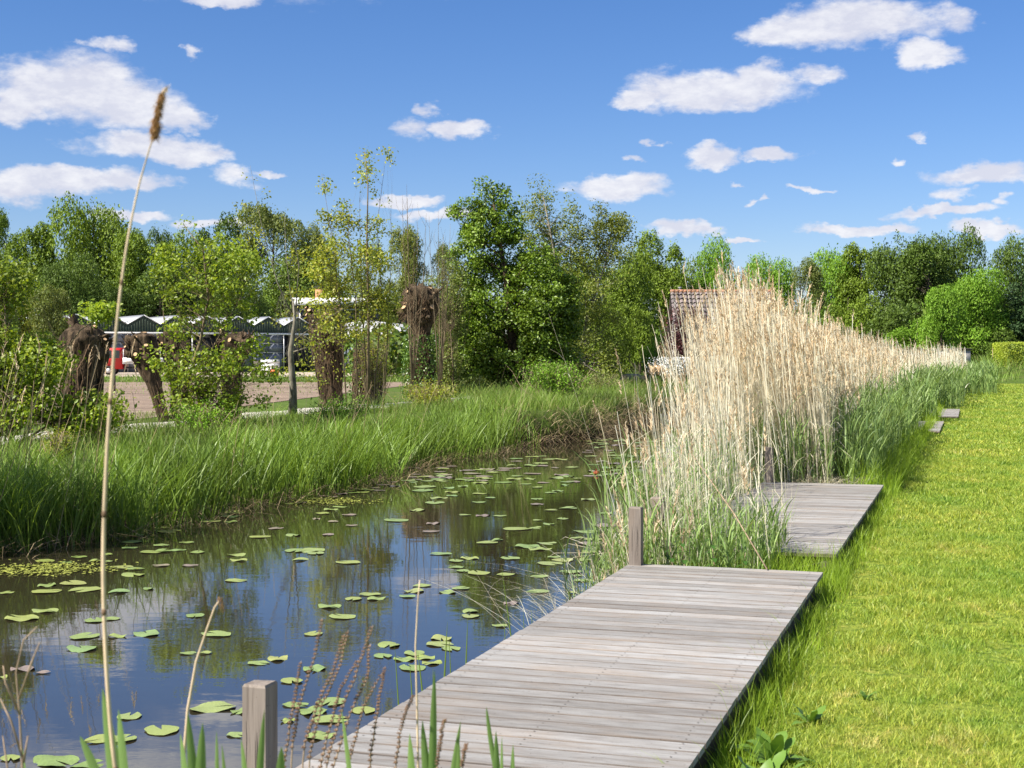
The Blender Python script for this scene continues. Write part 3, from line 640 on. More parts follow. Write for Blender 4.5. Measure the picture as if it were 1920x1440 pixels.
P, hh, ww, aa, ll = bed([
    (2700, 18.3, 23, -3.2, -1.65, 1.7, 2.9, .010, LW, 0, .12),
    (3000, 23, 31, -4.3, -1.7, 1.8, 2.75, .013, LW, 0, .12),
    (2700, 31, 42, -4.3, -1.7, 1.6, 2.5, .018, LW, 0, .12),
    (2100, 42, 58, -4.3, -1.7, 1.5, 2.3, .024, LW, 0, .12),
    (1500, 58, 90, -4.5, -.3, 1.3, 2.1, .034, LW, 0, .1),
    (170, 16.8, 18.3, -3.2, -2.7, 1.3, 2.5, .009, LW, 0, .2),
    (90, 17.0, 27, -4.3, -3.2, 1.0, 2.3, .009, LW, .08, .4)])
Sx = cT*P[:, 0]-sT*P[:, 1]; fr = np.where(P[:, 1] < 55, np.clip(1-(Sx+2.8)*.32, .55, 1), 1); hh = hh*fr
a, b = reed_mass(P, hh, ww, aa, ll, .42, 2, .009, 1.05)
stuff('dry_reed_bed', a, M['dry'], 'tall pale dry reed bed behind the second jetty', 'reeds'); stuff('reed_plumes', b, M['plume'], 'feathery tan plumes on top of the pale reed bed', 'reed plumes')
# clump between the two jetties
P, hh, ww, aa, ll = bed([(300, 11.0, 12.8, -2.7, -1.45, .9, 1.6, .006, LW, 0, .14), (300, 12.2, 17.8, -2.9, -2.42, 1.0, 2.1, .007, LW, .0, .13), (200, 11.0, 12.2, -2.75, -1.9, .25, .8, .006, LW, 0, .25), (24, 11, 17, -3.5, -2.9, .4, 1.3, .005, LW, .2, .8)])
Sx = cT*P[:, 0]-sT*P[:, 1]; hh = hh*np.where(P[:, 1] < 13, np.clip(1-(Sx+1.9)*.5, .45, 1), 1)*np.clip(1+(Sx+2.42)*1.3, .32, 1)
a, b = reed_mass(P, hh, ww, aa, ll, .28, 2, .007, .8)
stuff('dry_reed_clump', a, M['dry'], 'looser clump of dry reeds between the two nearest jetties', 'reeds'); stuff('clump_plumes', b, M['plume'], 'drooping tan plumes on the reeds between the two jetties', 'reed plumes')
# fallen dry stems in the clump and by the jetty corner
m = MB(); n = 200; t, s = scat(n, 10.9, 12.5, -2.9, -1.9); P = place(t, s); P[:, 2] = np.maximum(P[:, 2], WATER)+.05
V, Q = blades(P, rng.uniform(.2, .6, n), .005, rng.uniform(0, TAU, n), rng.uniform(0, TAU, n), rng.uniform(.8, 2.5, n), rng.uniform(-.5, .8, n), 4, .3, rng.uniform(0, .6, n)); m.add(V, Q)
n = 90; t, s = scat(n, 10.6, 11.8, -3.4, -2.6); P = place(t, s, WATER+.05)
V, Q = blades(P, rng.uniform(.15, .45, n), .004, LW+rng.normal(0, .5, n), rng.uniform(0, TAU, n), rng.uniform(.6, 2.2, n), rng.uniform(0, .8, n), 4, .3, rng.uniform(.0, .8, n)); m.add(V, Q)
n = 500; t, s = scat(n, 18.25, 18.7, -2.4, -1.3); P = place(t, s, .16)
V, Q = blades(P, rng.uniform(.03, .12, n), .006, rng.uniform(0, TAU, n), rng.uniform(0, TAU, n), rng.uniform(1, 4, n), 0, 2, .3); m.add(V, Q)
stuff('fallen_reed_litter', m, M['dry'], 'fallen dry reed stems around the jetty corners', 'reed litter')
# fresh green reed shoots
def green_reeds(specs, mat_, w_=.016):
    m = MB()
    for (n, t0, t1, s0, s1, h0, h1, w) in specs:
        t, s = scat(n, t0, t1, s0, s1); P = place(t, s); P[:, 2] = np.maximum(P[:, 2], WATER-.1); ok = vis(P, 2) & off_decks(t, s); P = P[ok]; n = len(P)
        cl = clumpy(t[ok], s[ok], sc_=.9, seed=5)
        h = (rng.uniform(h0, h1, n)*(1+.35*cl)-P[:, 2]*.9); az_ = rng.uniform(0, TAU, n); ln = rng.uniform(0, .12, n)
        V, Q = blades(P, h, w*.55, az_, rng.uniform(0, TAU, n), ln, .04, 3, .4); m.add(V, Q)
        for k in range(3):
            u = .3+.2*k+rng.uniform(0, .2, n); hor = h*ln*u
            Pb = np.stack([P[:, 0]+np.cos(az_)*hor, P[:, 1]+np.sin(az_)*hor, P[:, 2]+h*u], -1)
            V, Q = blades(Pb, h*rng.uniform(.22, .42, n), w*1.35, rng.uniform(0, TAU, n), rng.uniform(0, TAU, n), rng.uniform(.08, .32, n), rng.uniform(.05, .6, n), 4, .75, rng.uniform(0, .45, n), .4); m.add(V, Q)
    return m
m = green_reeds([(2600, 18.3, 26, -3.2, -1.15, .6, 1.12, .018), (2600, 26, 38, -3.2, -1.1, .65, 1.2, .024), (2400, 38, 52, -3.2, -.9, .7, 1.25, .034), (2200, 48, 70, -4, -.3, .8, 1.25, .042), (1500, 66, 92, -2, 1.0, .8, 1.25, .06), (1500, 18.3, 23, -3.3, -1.7, .45, .95, .016)], None)
stuff('green_reed_shoots', m, M['reed_green'], 'blue green young reeds at the foot of the pale reed bed', 'reeds')
m = green_reeds([(520, 10.95, 12.4, -2.65, -1.5, .3, .66, .014), (420, 12, 17.5, -3.05, -2.5, .4, .95, .015), (50, 11, 12, -3.1, -2.7, .25, .6, .012)], None)
stuff('green_reed_clump', m, M['reed_green'], 'young green reed leaves in the clump between the jetties', 'reeds')
# left bank: sword leaved sedge belt, then tall meadow
m = MB()
for (n, t0, t1, w, h0, h1) in ((6000, 7, 15, .019, .26, .78), (6200, 15, 23, .022, .20, .78), (5600, 23, 33.5, .025, .14, .68)):
    t = rng.uniform(t0, t1, n); e = sL(t); s = e+.35-1.75*rng.random(n)**.8
    ck = clumpy(t, s, sc_=1.4, seed=2); ok = rng.random(n) < .7+1.3*ck; t, s, ck = t[ok], s[ok], ck[ok]; n = len(t)
    P = place(t, s); P[:, 2] = np.maximum(P[:, 2], WATER-.15); ok = vis(P, 2); P = P[ok]; ck = ck[ok]; n = len(P)
    # tufts: neighbours share a root direction
    az_ = np.array([mnoise.noise(Vector((p[0]*3, p[1]*3, 7)))*9 for p in P])+rng.normal(0, .9, n)
    V, Q = blades(P, rng.uniform(h0, h1, n)+.25*ck-P[:, 2], w*rng.uniform(.7, 1.25, n), az_, rng.uniform(0, TAU, n), rng.uniform(0, .25, n), rng.uniform(.02, .55, n), 5, .62, rng.uniform(0, .3, n), .6); m.add(V, Q)
stuff('sedge_belt', m, M['iris'], 'sword leaved green sedges standing along the left waterline', 'sedges')
m = MB()
for (n, t0, t1, a0, a1, h0, h1, w) in ((17000, 10, 33, -1.2, -6.2, .14, .42, .012), (15000, 33, 50, -.15, -6.0, .22, .52, .016), (9000, 50, 75, -.2, -9, .3, .65, .028), (6500, 14, 50, -5.2, -7.0, .06, .2, .015), (7000, 75, 120, 0, -14, .4, .8, .05)):
    t = rng.uniform(t0, t1, n); s = sL(t)+rng.uniform(a1, a0, n); P = place(t, s); ok = vis(P, 2); P = P[ok]; n = len(P); ck = clumpy(t[ok], s[ok], sc_=.7, seed=4)
    V, Q = blades(P, rng.uniform(h0, h1, n)*(1+.7*ck), w*rng.uniform(.6, 1.2, n), rng.uniform(0, TAU, n), rng.uniform(0, TAU, n), rng.uniform(0, .35, n), rng.uniform(.05, .7, n), 3, .7, rng.uniform(0, .25, n)); m.add(V, Q)
stuff('bank_meadow', m, M['bank_grass'], 'tall meadow grass on the far bank under the willows', 'grass')
# rough grass tufts on the field and around the yard, and long grass at the end of the lawn
m = MB()
for (n, x0, x1, y0, y1, h, w) in ((2500, -26, 4, 82, 90, .2, .05), (3500, -46, 6, 95, 103, .25, .06), (5000, -24, -3, 35, 40, .12, .02), (9000, 22, 46, 94, 112, .9, .06), (5000, 8, 34, 88, 104, .6, .06), (2500, -30, -8, 58, 82, .1, .04)):
    X = rng.uniform(x0, x1, n); Y = rng.uniform(y0, y1, n); t = sT*X+cT*Y; s = cT*X-sT*Y; P = np.stack([X, Y, np.maximum(gz(t, s), 0.0)], -1)
    if x0 == 22 or x0 == 8: ok = (t > 92) & (s > -1.5); P = P[ok]; n = len(P)
    else: P[:, 2] = np.maximum(P[:, 2], .14)
    V, Q = blades(P, rng.uniform(.5, 1.1, n)*h, w*rng.uniform(.6, 1.2, n), rng.uniform(0, TAU, n), rng.uniform(0, TAU, n), rng.uniform(0, .35, n), rng.uniform(.05, .7, n), 2, .7); m.add(V, Q)
stuff('rough_grass', m, M['bank_grass'], 'rough grass around the soil field and at the far end of the lawn', 'grass')
# dead grass hanging over the dark bank and in the sedge roots
m = MB(); n = 5200; t = rng.uniform(32.5, 56, n); s = sL(t)+rng.normal(-.1, .22, n); P = place(t, s)
V, Q = blades(P, rng.uniform(.15, .5, n), .018*rng.uniform(.6, 1.3, n), LW+math.pi+rng.normal(0, .6, n), rng.uniform(0, TAU, n), rng.uniform(.2, .9, n), rng.uniform(.2, 1.2, n), 4, .5, rng.uniform(.3, 1.7, n)); m.add(V, Q)
n = 1700; t = rng.uniform(8, 33, n); s = sL(t)+rng.normal(.15, .22, n); P = place(t, s); P[:, 2] = np.maximum(P[:, 2], WATER)
V, Q = blades(P, rng.uniform(.05, .45, n), .010*rng.uniform(.6, 1.3, n), rng.uniform(0, TAU, n), rng.uniform(0, TAU, n), rng.uniform(.1, 2.2, n), rng.uniform(.0, 1.2, n), 3, .5, rng.uniform(.0, .9, n)); m.add(V, Q)
stuff('dead_grass', m, M['dead_grass'], 'matted dead grass and roots at the foot of the left bank', 'dead grass')
# dry reeds at the left margin
n = 190; t = rng.uniform(9.5, 17, n); s = sL(t)-rng.uniform(-.3, 1.4, n); P = place(t, s); k_ = P[:, 0]/P[:, 1]*F+960; ok = (k_ < 130+80*rng.random(n)) & (k_ > -150); P = P[ok]; n = len(P)
a, b = reed_mass(P, rng.uniform(1.2, 1.95, n)-P[:, 2], np.full(n, .007), rng.normal(0, .7, n), rng.uniform(0, .28, n), .55, 1, .006, .8)
stuff('margin_reeds', a, M['dead_grass'], 'thin dead reeds leaning over the sedges at the left margin', 'reeds'); stuff('margin_plumes', b, M['plume'], 'small tan plumes of the dead reeds at the left margin', 'reed plumes')
# sparse dead stems among the sedges
n = 60; t = rng.uniform(12, 33, n); s = sL(t)-rng.uniform(0, 1.3, n); P = place(t, s)
a, b = reed_mass(P, rng.uniform(.9, 1.6, n)-P[:, 2], np.full(n, .008), rng.normal(0, .9, n), rng.uniform(0, .4, n), .3, 1, .006, .7)
stuff('sedge_dead_stems', a, M['dead_grass'], 'scattered straw stems among the green sedges of the left bank', 'stems')

# ------------------------------------------------------------------ trees
def crown_from_lobes(L, ncl, nlf, leaf, cr, up=.5, r=rng, shell=.5, fl=.7, mass=None):
    """L: rows of centre xyz and radii xyz. returns clump centres and leaf mesh data"""
    L = np.asarray(L, float); vol = (L[:, 3]*L[:, 4]*L[:, 5])**.62; pk = r.choice(len(L), ncl, p=vol/vol.sum())
    d = r.normal(size=(ncl, 3)); d /= np.linalg.norm(d, axis=1)[:, None]
    rad = r.uniform(shell**3, 1, ncl)**(1/3); c = L[pk, :3]+d*L[pk, 3:]*rad[:, None]
    per = r.uniform(.4, 1.6, ncl); per = per/per.sum(); which = r.choice(ncl, nlf, p=per)
    csz = cr*r.uniform(.6, 1.4, ncl)
    g = r.normal(size=(nlf, 3)); g *= np.minimum(1, 1.9/np.linalg.norm(g, axis=1))[:, None]
    P = c[which]+g*csz[which][:, None]*[1, 1, fl]
    out = d[which]*.55
    V, T = leaf_quads(P, leaf, up, out, r=r)
    return c, V, T
def limbs(m, c, axis_pts, r0, k, rise=.8, thin=.35, r=rng, sides=4):
    """bent limbs from the trunk axis to clump centres"""
    A = np.asarray(axis_pts, float); cz = A[:, 2]
    for q in c:
        hd = 1e9
        z = q[2]-rise*np.hypot(*(q[:2]-np.array([np.interp(q[2], cz, A[:, 0]), np.interp(q[2], cz, A[:, 1])])))
        z = min(max(z, cz[0]+.18*(cz[-1]-cz[0])), cz[-1]*.98)
        a = np.array([np.interp(z, cz, A[:, 0]), np.interp(z, cz, A[:, 1]), z]); fr = 1-(z-cz[0])/(cz[-1]-cz[0]+1e-6)
        mid = a*.5+q*.5+np.array([0, 0, -.08*np.linalg.norm(q-a)])+r.normal(0, .05, 3)*np.linalg.norm(q-a)
        rr = r0*thin*(.35+.65*fr)
        m.tube([a, (a+mid)/2+r.normal(0, .02, 3), mid, (mid+q)/2+r.normal(0, .03, 3)*np.linalg.norm(q-a), q], [rr, rr*.8, rr*.6, rr*.4, rr*.15], sides, False)
# --- shared far crowns, one unit high
FARV = {}
def far_variant(style, k):
    key = (style, k)
    if key in FARV: return FARV[key]
    r = np.random.default_rng(100+k*7+hash_style[style])
    L = []
    if style == 'round':
        L.append((0, 0, .56, .34, .34, .38)); L.append((0, 0, .45, .28, .28, .34))
        for i in range(22):
            a = r.uniform(0, TAU); zz = r.uniform(.24, .80); w = .31*math.sqrt(max(.05, 1-((zz-.5)/.52)**2)); q = r.uniform(.14, .25)
            L.append((math.cos(a)*w, math.sin(a)*w, zz, q, q, q*.85))
    elif style == 'tall':
        for i in range(15):
            a = r.uniform(0, TAU); zz = r.uniform(.2, .9); w = .20*math.sqrt(max(.05, 1-((zz-.5)/.5)**2)); q = r.uniform(.08, .15)
            L.append((math.cos(a)*w, math.sin(a)*w, zz, q, q, q*1.3))
    elif style == 'open':
        for i in range(22):
            a = r.uniform(0, TAU); zz = r.uniform(.3, .92); w = .38*math.sqrt(max(.05, 1-((zz-.55)/.48)**2))*r.uniform(.5, 1); q = r.uniform(.07, .13)
            L.append((math.cos(a)*w, math.sin(a)*w, zz, q, q, q*.9))
    elif style == 'bush':
        for i in range(10):
            a = r.uniform(0, TAU); zz = r.uniform(.2, .75); w = r.uniform(.1, .42); q = r.uniform(.16, .28)
            L.append((math.cos(a)*w, math.sin(a)*w, zz, q, q, q))
    elif style == 'conifer':
        for i in range(16):
            zz = .06+.9*i/16; w = .26*(1-zz)+.03; a = i*2.4; L.append((math.cos(a)*w*.6, math.sin(a)*w*.6, zz, w*.7, w*.7, .07))
    n = {'round': 26000, 'tall': 19000, 'open': 15000, 'bush': 14000, 'conifer': 14000}[style]
    sz = {'round': .024, 'tall': .022, 'open': .019, 'bush': .032, 'conifer': .024}[style]
    ncl = {'round': 420, 'tall': 330, 'open': 300, 'bush': 200, 'conifer': 260}[style]
    c, V, T = crown_from_lobes(L, ncl, n//3, sz, .04, r=r, shell=.6)
    La = np.array(L); n2_ = n-n//3; pk = r.choice(len(La), n2_, p=(La[:, 3]*La[:, 4])/(La[:, 3]*La[:, 4]).sum()); d = r.normal(size=(n2_, 3)); d /= np.linalg.norm(d, axis=1)[:, None]
    d[:, 2] = np.where(r.random(n2_) < .6, np.abs(d[:, 2]), d[:, 2])
    nz = np.array([mnoise.noise(Vector((q[0]*3+k_, q[1]*3, q[2]*3))) for q, k_ in zip(d, pk)])
    P = La[pk, :3]+d*La[pk, 3:]*(r.uniform(.72, 1.0, n2_)+.28*nz)[:, None]
    V2, T2 = leaf_quads(P, sz, .25, d*.9, r=r); T = np.vstack([T, T2+len(V)]); V = np.vstack([V, V2])
    cme = mesh_from('crown', V, [T], M['leaf_mid'])
    m = MB(); ax = [(0, 0, -.03), (.004, 0, .2), (-.006, .004, .45), (.004, -.004, .7), (0, 0, .85)]
    m.tube(ax, [.028, .02, .015, .009, .003], 7); limbs(m, c[::6], ax, .02, 0, r=r)
    tme = mesh_from('trunk', np.vstack(m.v), [np.vstack(m.q), np.vstack(m.t)], M['bark_far'])
    FARV[key] = (cme, tme); return FARV[key]
hash_style = {'round': 1, 'tall': 2, 'open': 3, 'bush': 4, 'conifer': 5}
NAMES = {'round': 'broadleaf_tree', 'tall': 'broadleaf_tree', 'open': 'open_crowned_tree', 'bush': 'bush', 'conifer': 'conifer'}
def far_tree(px, topy, halfw, Y, style, k, mt, label, z0=0, group=None):
    x = (px-960)/F*Y; h = (H-(topy-664)/F*Y - z0)*1.05
    w0 = {'round': .47, 'tall': .29, 'open': .42, 'bush': .55, 'conifer': .24}[style]
    sw = halfw/F*Y/w0; cme, tme = far_variant(style, k)
    cat = 'bush' if style == 'bush' else 'tree'
    root = ob(NAMES[style], None, label=label, cat=cat, group=group, loc=(x, Y, z0), rotz=random.uniform(0, 6.28))
    for nm, me, mm in (('crown', cme, M[mt]), ('trunk', tme, None)):
        o = ob(nm, me, root); o.scale = (sw, sw, h)
        if mm: o.material_slots[0].link = 'OBJECT'; o.material_slots[0].material = mm
    return root
FG = 'trees of the wood beyond the field'
FT = [  # px, top, half width, distance, style, variant, leaf material, label
 (12, 412, 55, 165, 'open', 0, 'leaf_mid', 'bristly mid green tree at the far left edge of the skyline'),
 (60, 440, 50, 158, 'tall', 1, 'leaf_mid', 'lower green tree between the left edge and the big round tree'),
 (175, 376, 82, 150, 'round', 0, 'leaf_mid', 'big round green tree, tallest of the left wood'),
 (235, 450, 45, 145, 'tall', 2, 'leaf_mid', 'narrow green tree on the right shoulder of the big round tree'),
 (130, 470, 60, 138, 'round', 3, 'leaf_dark', 'dark tree filling the foot of the big round tree'),
 (292, 442, 48, 160, 'open', 2, 'leaf_dark', 'dark leafy tree crossed by the tall reed stem skyline'),
 (345, 425, 55, 162, 'round', 1, 'leaf_mid', 'mid green skyline tree behind the leafy sapling'),
 (405, 432, 50, 168, 'tall', 0, 'leaf_dark', 'dark green skyline tree left of the olive round tree'),
 (512, 394, 82, 158, 'open', 1, 'leaf_olive', 'olive see-through round tree above the weeping willow'),
 (590, 440, 45, 160, 'open', 3, 'leaf_olive', 'smaller olive tree on the right of the see-through round tree'),
 (455, 500, 60, 140, 'round', 2, 'leaf_dark', 'dark tree mass left of the weeping willow'),
 (30, 500, 75, 120, 'bush', 1, 'leaf_yellow', 'yellow green bushy tree above the left end of the glasshouse'),
 (100, 530, 45, 118, 'bush', 2, 'leaf_olive', 'olive bushy tree just above the first glasshouse gables'),
 (200, 520, 62, 140, 'round', 3, 'leaf_dark', 'very dark tree behind the red truck side of the glasshouse'),
 (185, 560, 32, 128, 'bush', 0, 'leaf_bright', 'small light green bush peeping over the glasshouse roof'),
 (300, 510, 60, 142, 'tall', 1, 'leaf_dark', 'dark narrow tree directly behind the tall reed stem'),
 (292, 570, 14, 152, 'conifer', 1, 'leaf_bright', 'small pointed light green conifer over the glasshouse roof'),
 (360, 500, 70, 146, 'round', 1, 'leaf_dark', 'dark tree seen through the leafy sapling'),
 (755, 443, 34, 150, 'tall', 2, 'leaf_birch', 'slim grey green tree behind the bare saplings'),
 (690, 470, 50, 155, 'open', 0, 'leaf_olive', 'olive tree behind the flat roofed house'),
 (820, 470, 40, 150, 'open', 2, 'leaf_olive', 'thin pale tree left of the big dense tree'),
 (850, 520, 60, 140, 'bush', 1, 'leaf_mid', 'green bush mass behind the ivy clad pollard'),
 (740, 560, 60, 160, 'bush', 2, 'leaf_mid', 'green bush right of the flat roofed house'),
 (1185, 470, 55, 105, 'round', 2, 'leaf_mid', 'mid green tree right behind the birch'),
 (1240, 462, 50, 118, 'tall', 0, 'leaf_mid', 'taller green tree left above the tiled roof'),
 (1275, 480, 50, 122, 'round', 3, 'leaf_mid', 'rounded green tree straight above the tiled roof ridge'),
 (1345, 438, 48, 120, 'round', 1, 'leaf_bright', 'bright rounded tree rising behind the highest reeds on the left'),
 (1435, 480, 55, 130, 'round', 0, 'leaf_bright', 'light green round tree just topping the highest reeds'),
 (1500, 500, 50, 125, 'open', 3, 'leaf_olive', 'olive tree seen between reed plumes'),
 (1560, 466, 60, 140, 'round', 2, 'leaf_bright', 'light green round tree right of the reed summit'),
 (1615, 475, 45, 138, 'tall', 1, 'leaf_mid', 'green tree between the light round tree and the dark oaks'),
 (1690, 438, 68, 135, 'round', 3, 'leaf_dark', 'broad dark oak, left one of the dark right hand wood'),
 (1790, 432, 58, 136, 'round', 0, 'leaf_dark', 'tall dark oak in the middle of the right hand wood'),
 (1740, 470, 60, 128, 'tall', 2, 'leaf_dark', 'dark tree wedged between the two tallest oaks'),
 (1900, 438, 58, 140, 'round', 1, 'leaf_dark', 'dark tree cut by the right edge of the photo'),
 (1590, 540, 60, 120, 'bush', 3, 'leaf_mid', 'shaded bush behind the reed plumes, under the light trees'),
 (1660, 560, 65, 116, 'bush', 0, 'leaf_dark', 'dark bush under the broad dark oak'),
 (1765, 530, 50, 104, 'bush', 2, 'leaf_bright', 'fresh yellow green bush in front of the dark oaks'),
 (1832, 503, 62, 112, 'round', 2, 'leaf_bright', 'bright green tree on a thin stem before the right wood'),
 (1915, 500, 48, 112, 'conifer', 0, 'leaf_conifer', 'dense dark conifer beside the clipped hedge'),
 (1720, 590, 60, 108, 'bush', 1, 'leaf_bright', 'low light green bush behind the far reeds'),
 (1860, 600, 55, 112, 'bush', 3, 'leaf_dark', 'dark undergrowth bush at the end of the lawn'),
 (1960, 560, 60, 118, 'bush', 0, 'leaf_dark', 'dark shrub mass at the right edge behind the hedge'),
 (1540, 590, 60, 112, 'bush', 2, 'leaf_mid', 'low green bush hidden behind the reed summit'),
 (1108, 478, 62, 98, 'round', 2, 'leaf_mid', 'full green tree filling the space behind the birch'),
 (1165, 530, 46, 92, 'tall', 1, 'leaf_mid', 'green tree between the birch and the tiled roof'),
 (1200, 560, 48, 84, 'bush', 0, 'leaf_mid', 'green bush left of the tiled roof'),
 (1228, 620, 26, 76, 'bush', 1, 'leaf_bright', 'small bright bush against the left edge of the tiled roof'),
 (1140, 590, 52, 80, 'bush', 2, 'leaf_mid', 'rounded green bush below the birch'),
 (-60, 430, 70, 150, 'round', 2, 'leaf_mid', 'green tree just outside the left edge'),
 (-40, 560, 80, 110, 'bush', 3, 'leaf_dark', 'dark bush at the left edge beside the glasshouse'),
 (2030, 440, 70, 140, 'round', 3, 'leaf_dark', 'dark tree just outside the right edge')]
for a in FT: far_tree(*a, group=None, z0=1.0 if a[0] > 1700 and a[3] < 130 else 0)
# undergrowth closing the woods at ground level
m = MB()
for (x0, x1, y0, y1, h, n) in ((-85, -8, 158, 172, 8.5, 15000), (-12, 16, 100, 116, 4.2, 7000), (10, 60, 122, 150, 6.5, 12000), (-90, -30, 100, 104, 1.2, 1500)):
    P = np.stack([rng.uniform(x0, x1, n), rng.uniform(y0, y1, n), rng.uniform(0, 1, n)**.8*h], -1)
    P[:, 2] *= .8+.35*np.array([mnoise.noise(Vector((p[0]*.25, p[1]*.25, 1))) for p in P])
    V, T = leaf_quads(P, .55, .3, asp=.8); m.add(V, None, T)
stuff('undergrowth', m, M['leaf_dark'], 'dark undergrowth closing the foot of the far woods', 'undergrowth')

def lobe_tree(name, label, cat, Y, axes, lobes, mt, ncl, nlf, leaf, cr, tr, bark='bark', shell=.3, limbf=1.0, sides=4, fl=.7, rise=.8, seed=1, up=.5, depth=1.0, thin=.35, asp=.62, sec=.5):
    r = np.random.default_rng(seed); ax0 = np.array(PX(*axes[0][0][:2], Y)); z0 = float(gz((sT*ax0[0]+cT*Y), (cT*ax0[0]-sT*Y)))
    root = ob(name, None, label=label, cat=cat, loc=(ax0[0], Y, z0))
    L = []
    for (px, py, rx, ry) in lobes:
        q = PX(px, py, Y); L.append((q[0]-ax0[0], r.uniform(-.45, .45)*rx/F*Y*depth, q[2]-z0, rx/F*Y, rx/F*Y*depth, ry/F*Y))
    c, V, T = crown_from_lobes(L, ncl, nlf, leaf, cr, up, r, shell, fl)
    ob('crown', mesh_from('crown', V, [T], M[mt]), root)
    m = MB(); AX = []
    for i, a in enumerate(axes):
        P = np.array([(PX(px, py, Y)[0]-ax0[0], (i % 3-1)*.15*min(j, 2)*Y/40, PX(px, py, Y)[2]-z0) for j, (px, py) in enumerate(a)])
        if i == 0: P[0, 2] = -.1
        f = 1 if i == 0 else sec
        m.tube(P, np.linspace(tr*f, tr*.12*f, len(P)), 8 if i == 0 else 5); AX.append(P)
    for i, q in enumerate(c[:int(len(c)*limbf)]):
        j = int(np.argmin([min(np.linalg.norm(p[:, :2]-q[:2], axis=1)) for p in AX]))
        limbs(m, [q], AX[j], tr*(1 if j == 0 else .6), 0, rise, thin, r, sides)
    m.build('trunk', M[bark], root)
    return root
# the big dense tree in the middle, 9 m high
lobe_tree('field_maple', 'big dense dark green tree with upright tops in the middle of the far bank', 'tree', 60, [[(965, 745), (962, 650), (955, 560), (940, 470), (925, 380)], [(965, 720), (1000, 620), (1020, 520)], [(960, 720), (905, 600), (885, 450)]],
    [(900,372,14,36),(885,420,20,45),(935,372,15,36),(950,410,24,42),(912,450,36,55),(880,500,40,60),(960,480,45,60),(1005,505,45,50),(930,560,70,75),(1020,580,55,70),(890,600,50,60),(970,640,80,70),(1035,650,45,55),
     (890,680,55,50),(960,700,60,40),(1030,700,40,36),(1050,600,38,55),(1062,560,26,45),(1048,690,38,46),(1010,560,50,60),(860,650,28,50),(855,395,7,14),(868,412,8,12),(870,560,26,50),(845,700,22,35)],
    'leaf_field', 820, 84000, .125, .23, .26, shell=.45, limbf=.5, seed=3)
lobe_tree('birch_tree', 'loose feathery birch with grey stems right of the dense tree', 'tree', 74, [[(1060, 735), (1062, 600), (1040, 480), (1018, 370)], [(1070, 735), (1100, 600), (1140, 480), (1150, 400)], [(1060, 735), (1075, 560), (1068, 420)]],
    [(1015,365,17,34),(1005,410,32,40),(1030,440,36,42),(1068,395,16,32),(1075,440,30,40),(1120,405,18,26),(1145,430,36,34),(1165,445,24,40),(1110,470,40,50),(1050,510,45,45),(1150,500,28,50),(1000,470,26,50),(1085,550,50,60),(1120,620,45,70),(1075,670,45,50),(1140,690,35,35)],
    'leaf_birch', 460, 30000, .12, .27, .16, 'bark_pale', shell=.2, limbf=.7, seed=4)
lobe_tree('leafy_shrub', 'yellow green leafy shrub at the left foot of the big dense tree', 'shrub', 57, [[(850, 750), (850, 690), (845, 620)]],
    [(855,600,22,55),(840,690,24,45),(880,730,40,22),(815,560,16,50),(860,530,14,40)], 'leaf_olive', 150, 7000, .10, .20, .05, 'twig', seed=5)
lobe_tree('weeping_willow', 'weeping willow with hanging yellow green curtains behind the glasshouse', 'tree', 158, [[(560, 690), (560, 600), (560, 530)]],
    [(560,520,60,36),(520,560,30,50),(600,560,36,50),(555,580,40,45),(500,590,16,40),(640,560,22,40)], 'leaf_willow', 330, 17000, .30, .36, .35, shell=.5, fl=2.6, seed=6)
# saplings in front of the pollards
lobe_tree('leafy_sapling', 'leafy sapling with round sunlit leaves in front of the middle pollard willows', 'tree', 31,
    [[(330, 812), (345, 740), (380, 640), (395, 560), (385, 470), (350, 425)], [(340, 780), (400, 650), (450, 560), (470, 500)], [(335, 790), (310, 680), (300, 560), (320, 480)]],
    [(350,432,12,22),(405,470,70,28),(325,500,45,45),(445,520,60,38),(370,545,75,40),(300,480,26,26),(480,490,34,24),(420,590,55,36),(340,610,34,34),(300,680,36,38),(385,690,66,44),(450,680,50,40),(500,700,28,22),
     (345,745,46,38),(400,760,50,34),(445,745,34,34),(480,640,24,18),(430,790,50,18),(490,750,22,14)],
    'leaf_maple', 560, 9500, .088, .13, .05, 'twig', shell=.1, seed=7, sides=3, thin=.28)
lobe_tree('maple_sapling', 'spreading maple sapling at the left edge overhanging the first pollard', 'tree', 25,
    [[(20, 870), (25, 780), (20, 680), (15, 560)], [(25, 820), (90, 700), (150, 620), (210, 575)], [(22, 840), (100, 790), (190, 770), (235, 775)]],
    [(10,530,60,32),(0,565,42,24),(-5,650,50,36),(75,655,50,22),(180,590,34,14),(200,580,22,8),(60,690,80,42),(0,760,60,60),(70,760,60,40),(185,760,56,24),(150,795,40,18),(225,780,18,16),(-60,650,60,90),],
    'leaf_maple', 620, 15000, .085, .125, .05, 'twig', shell=.1, seed=8, sides=3, thin=.28)
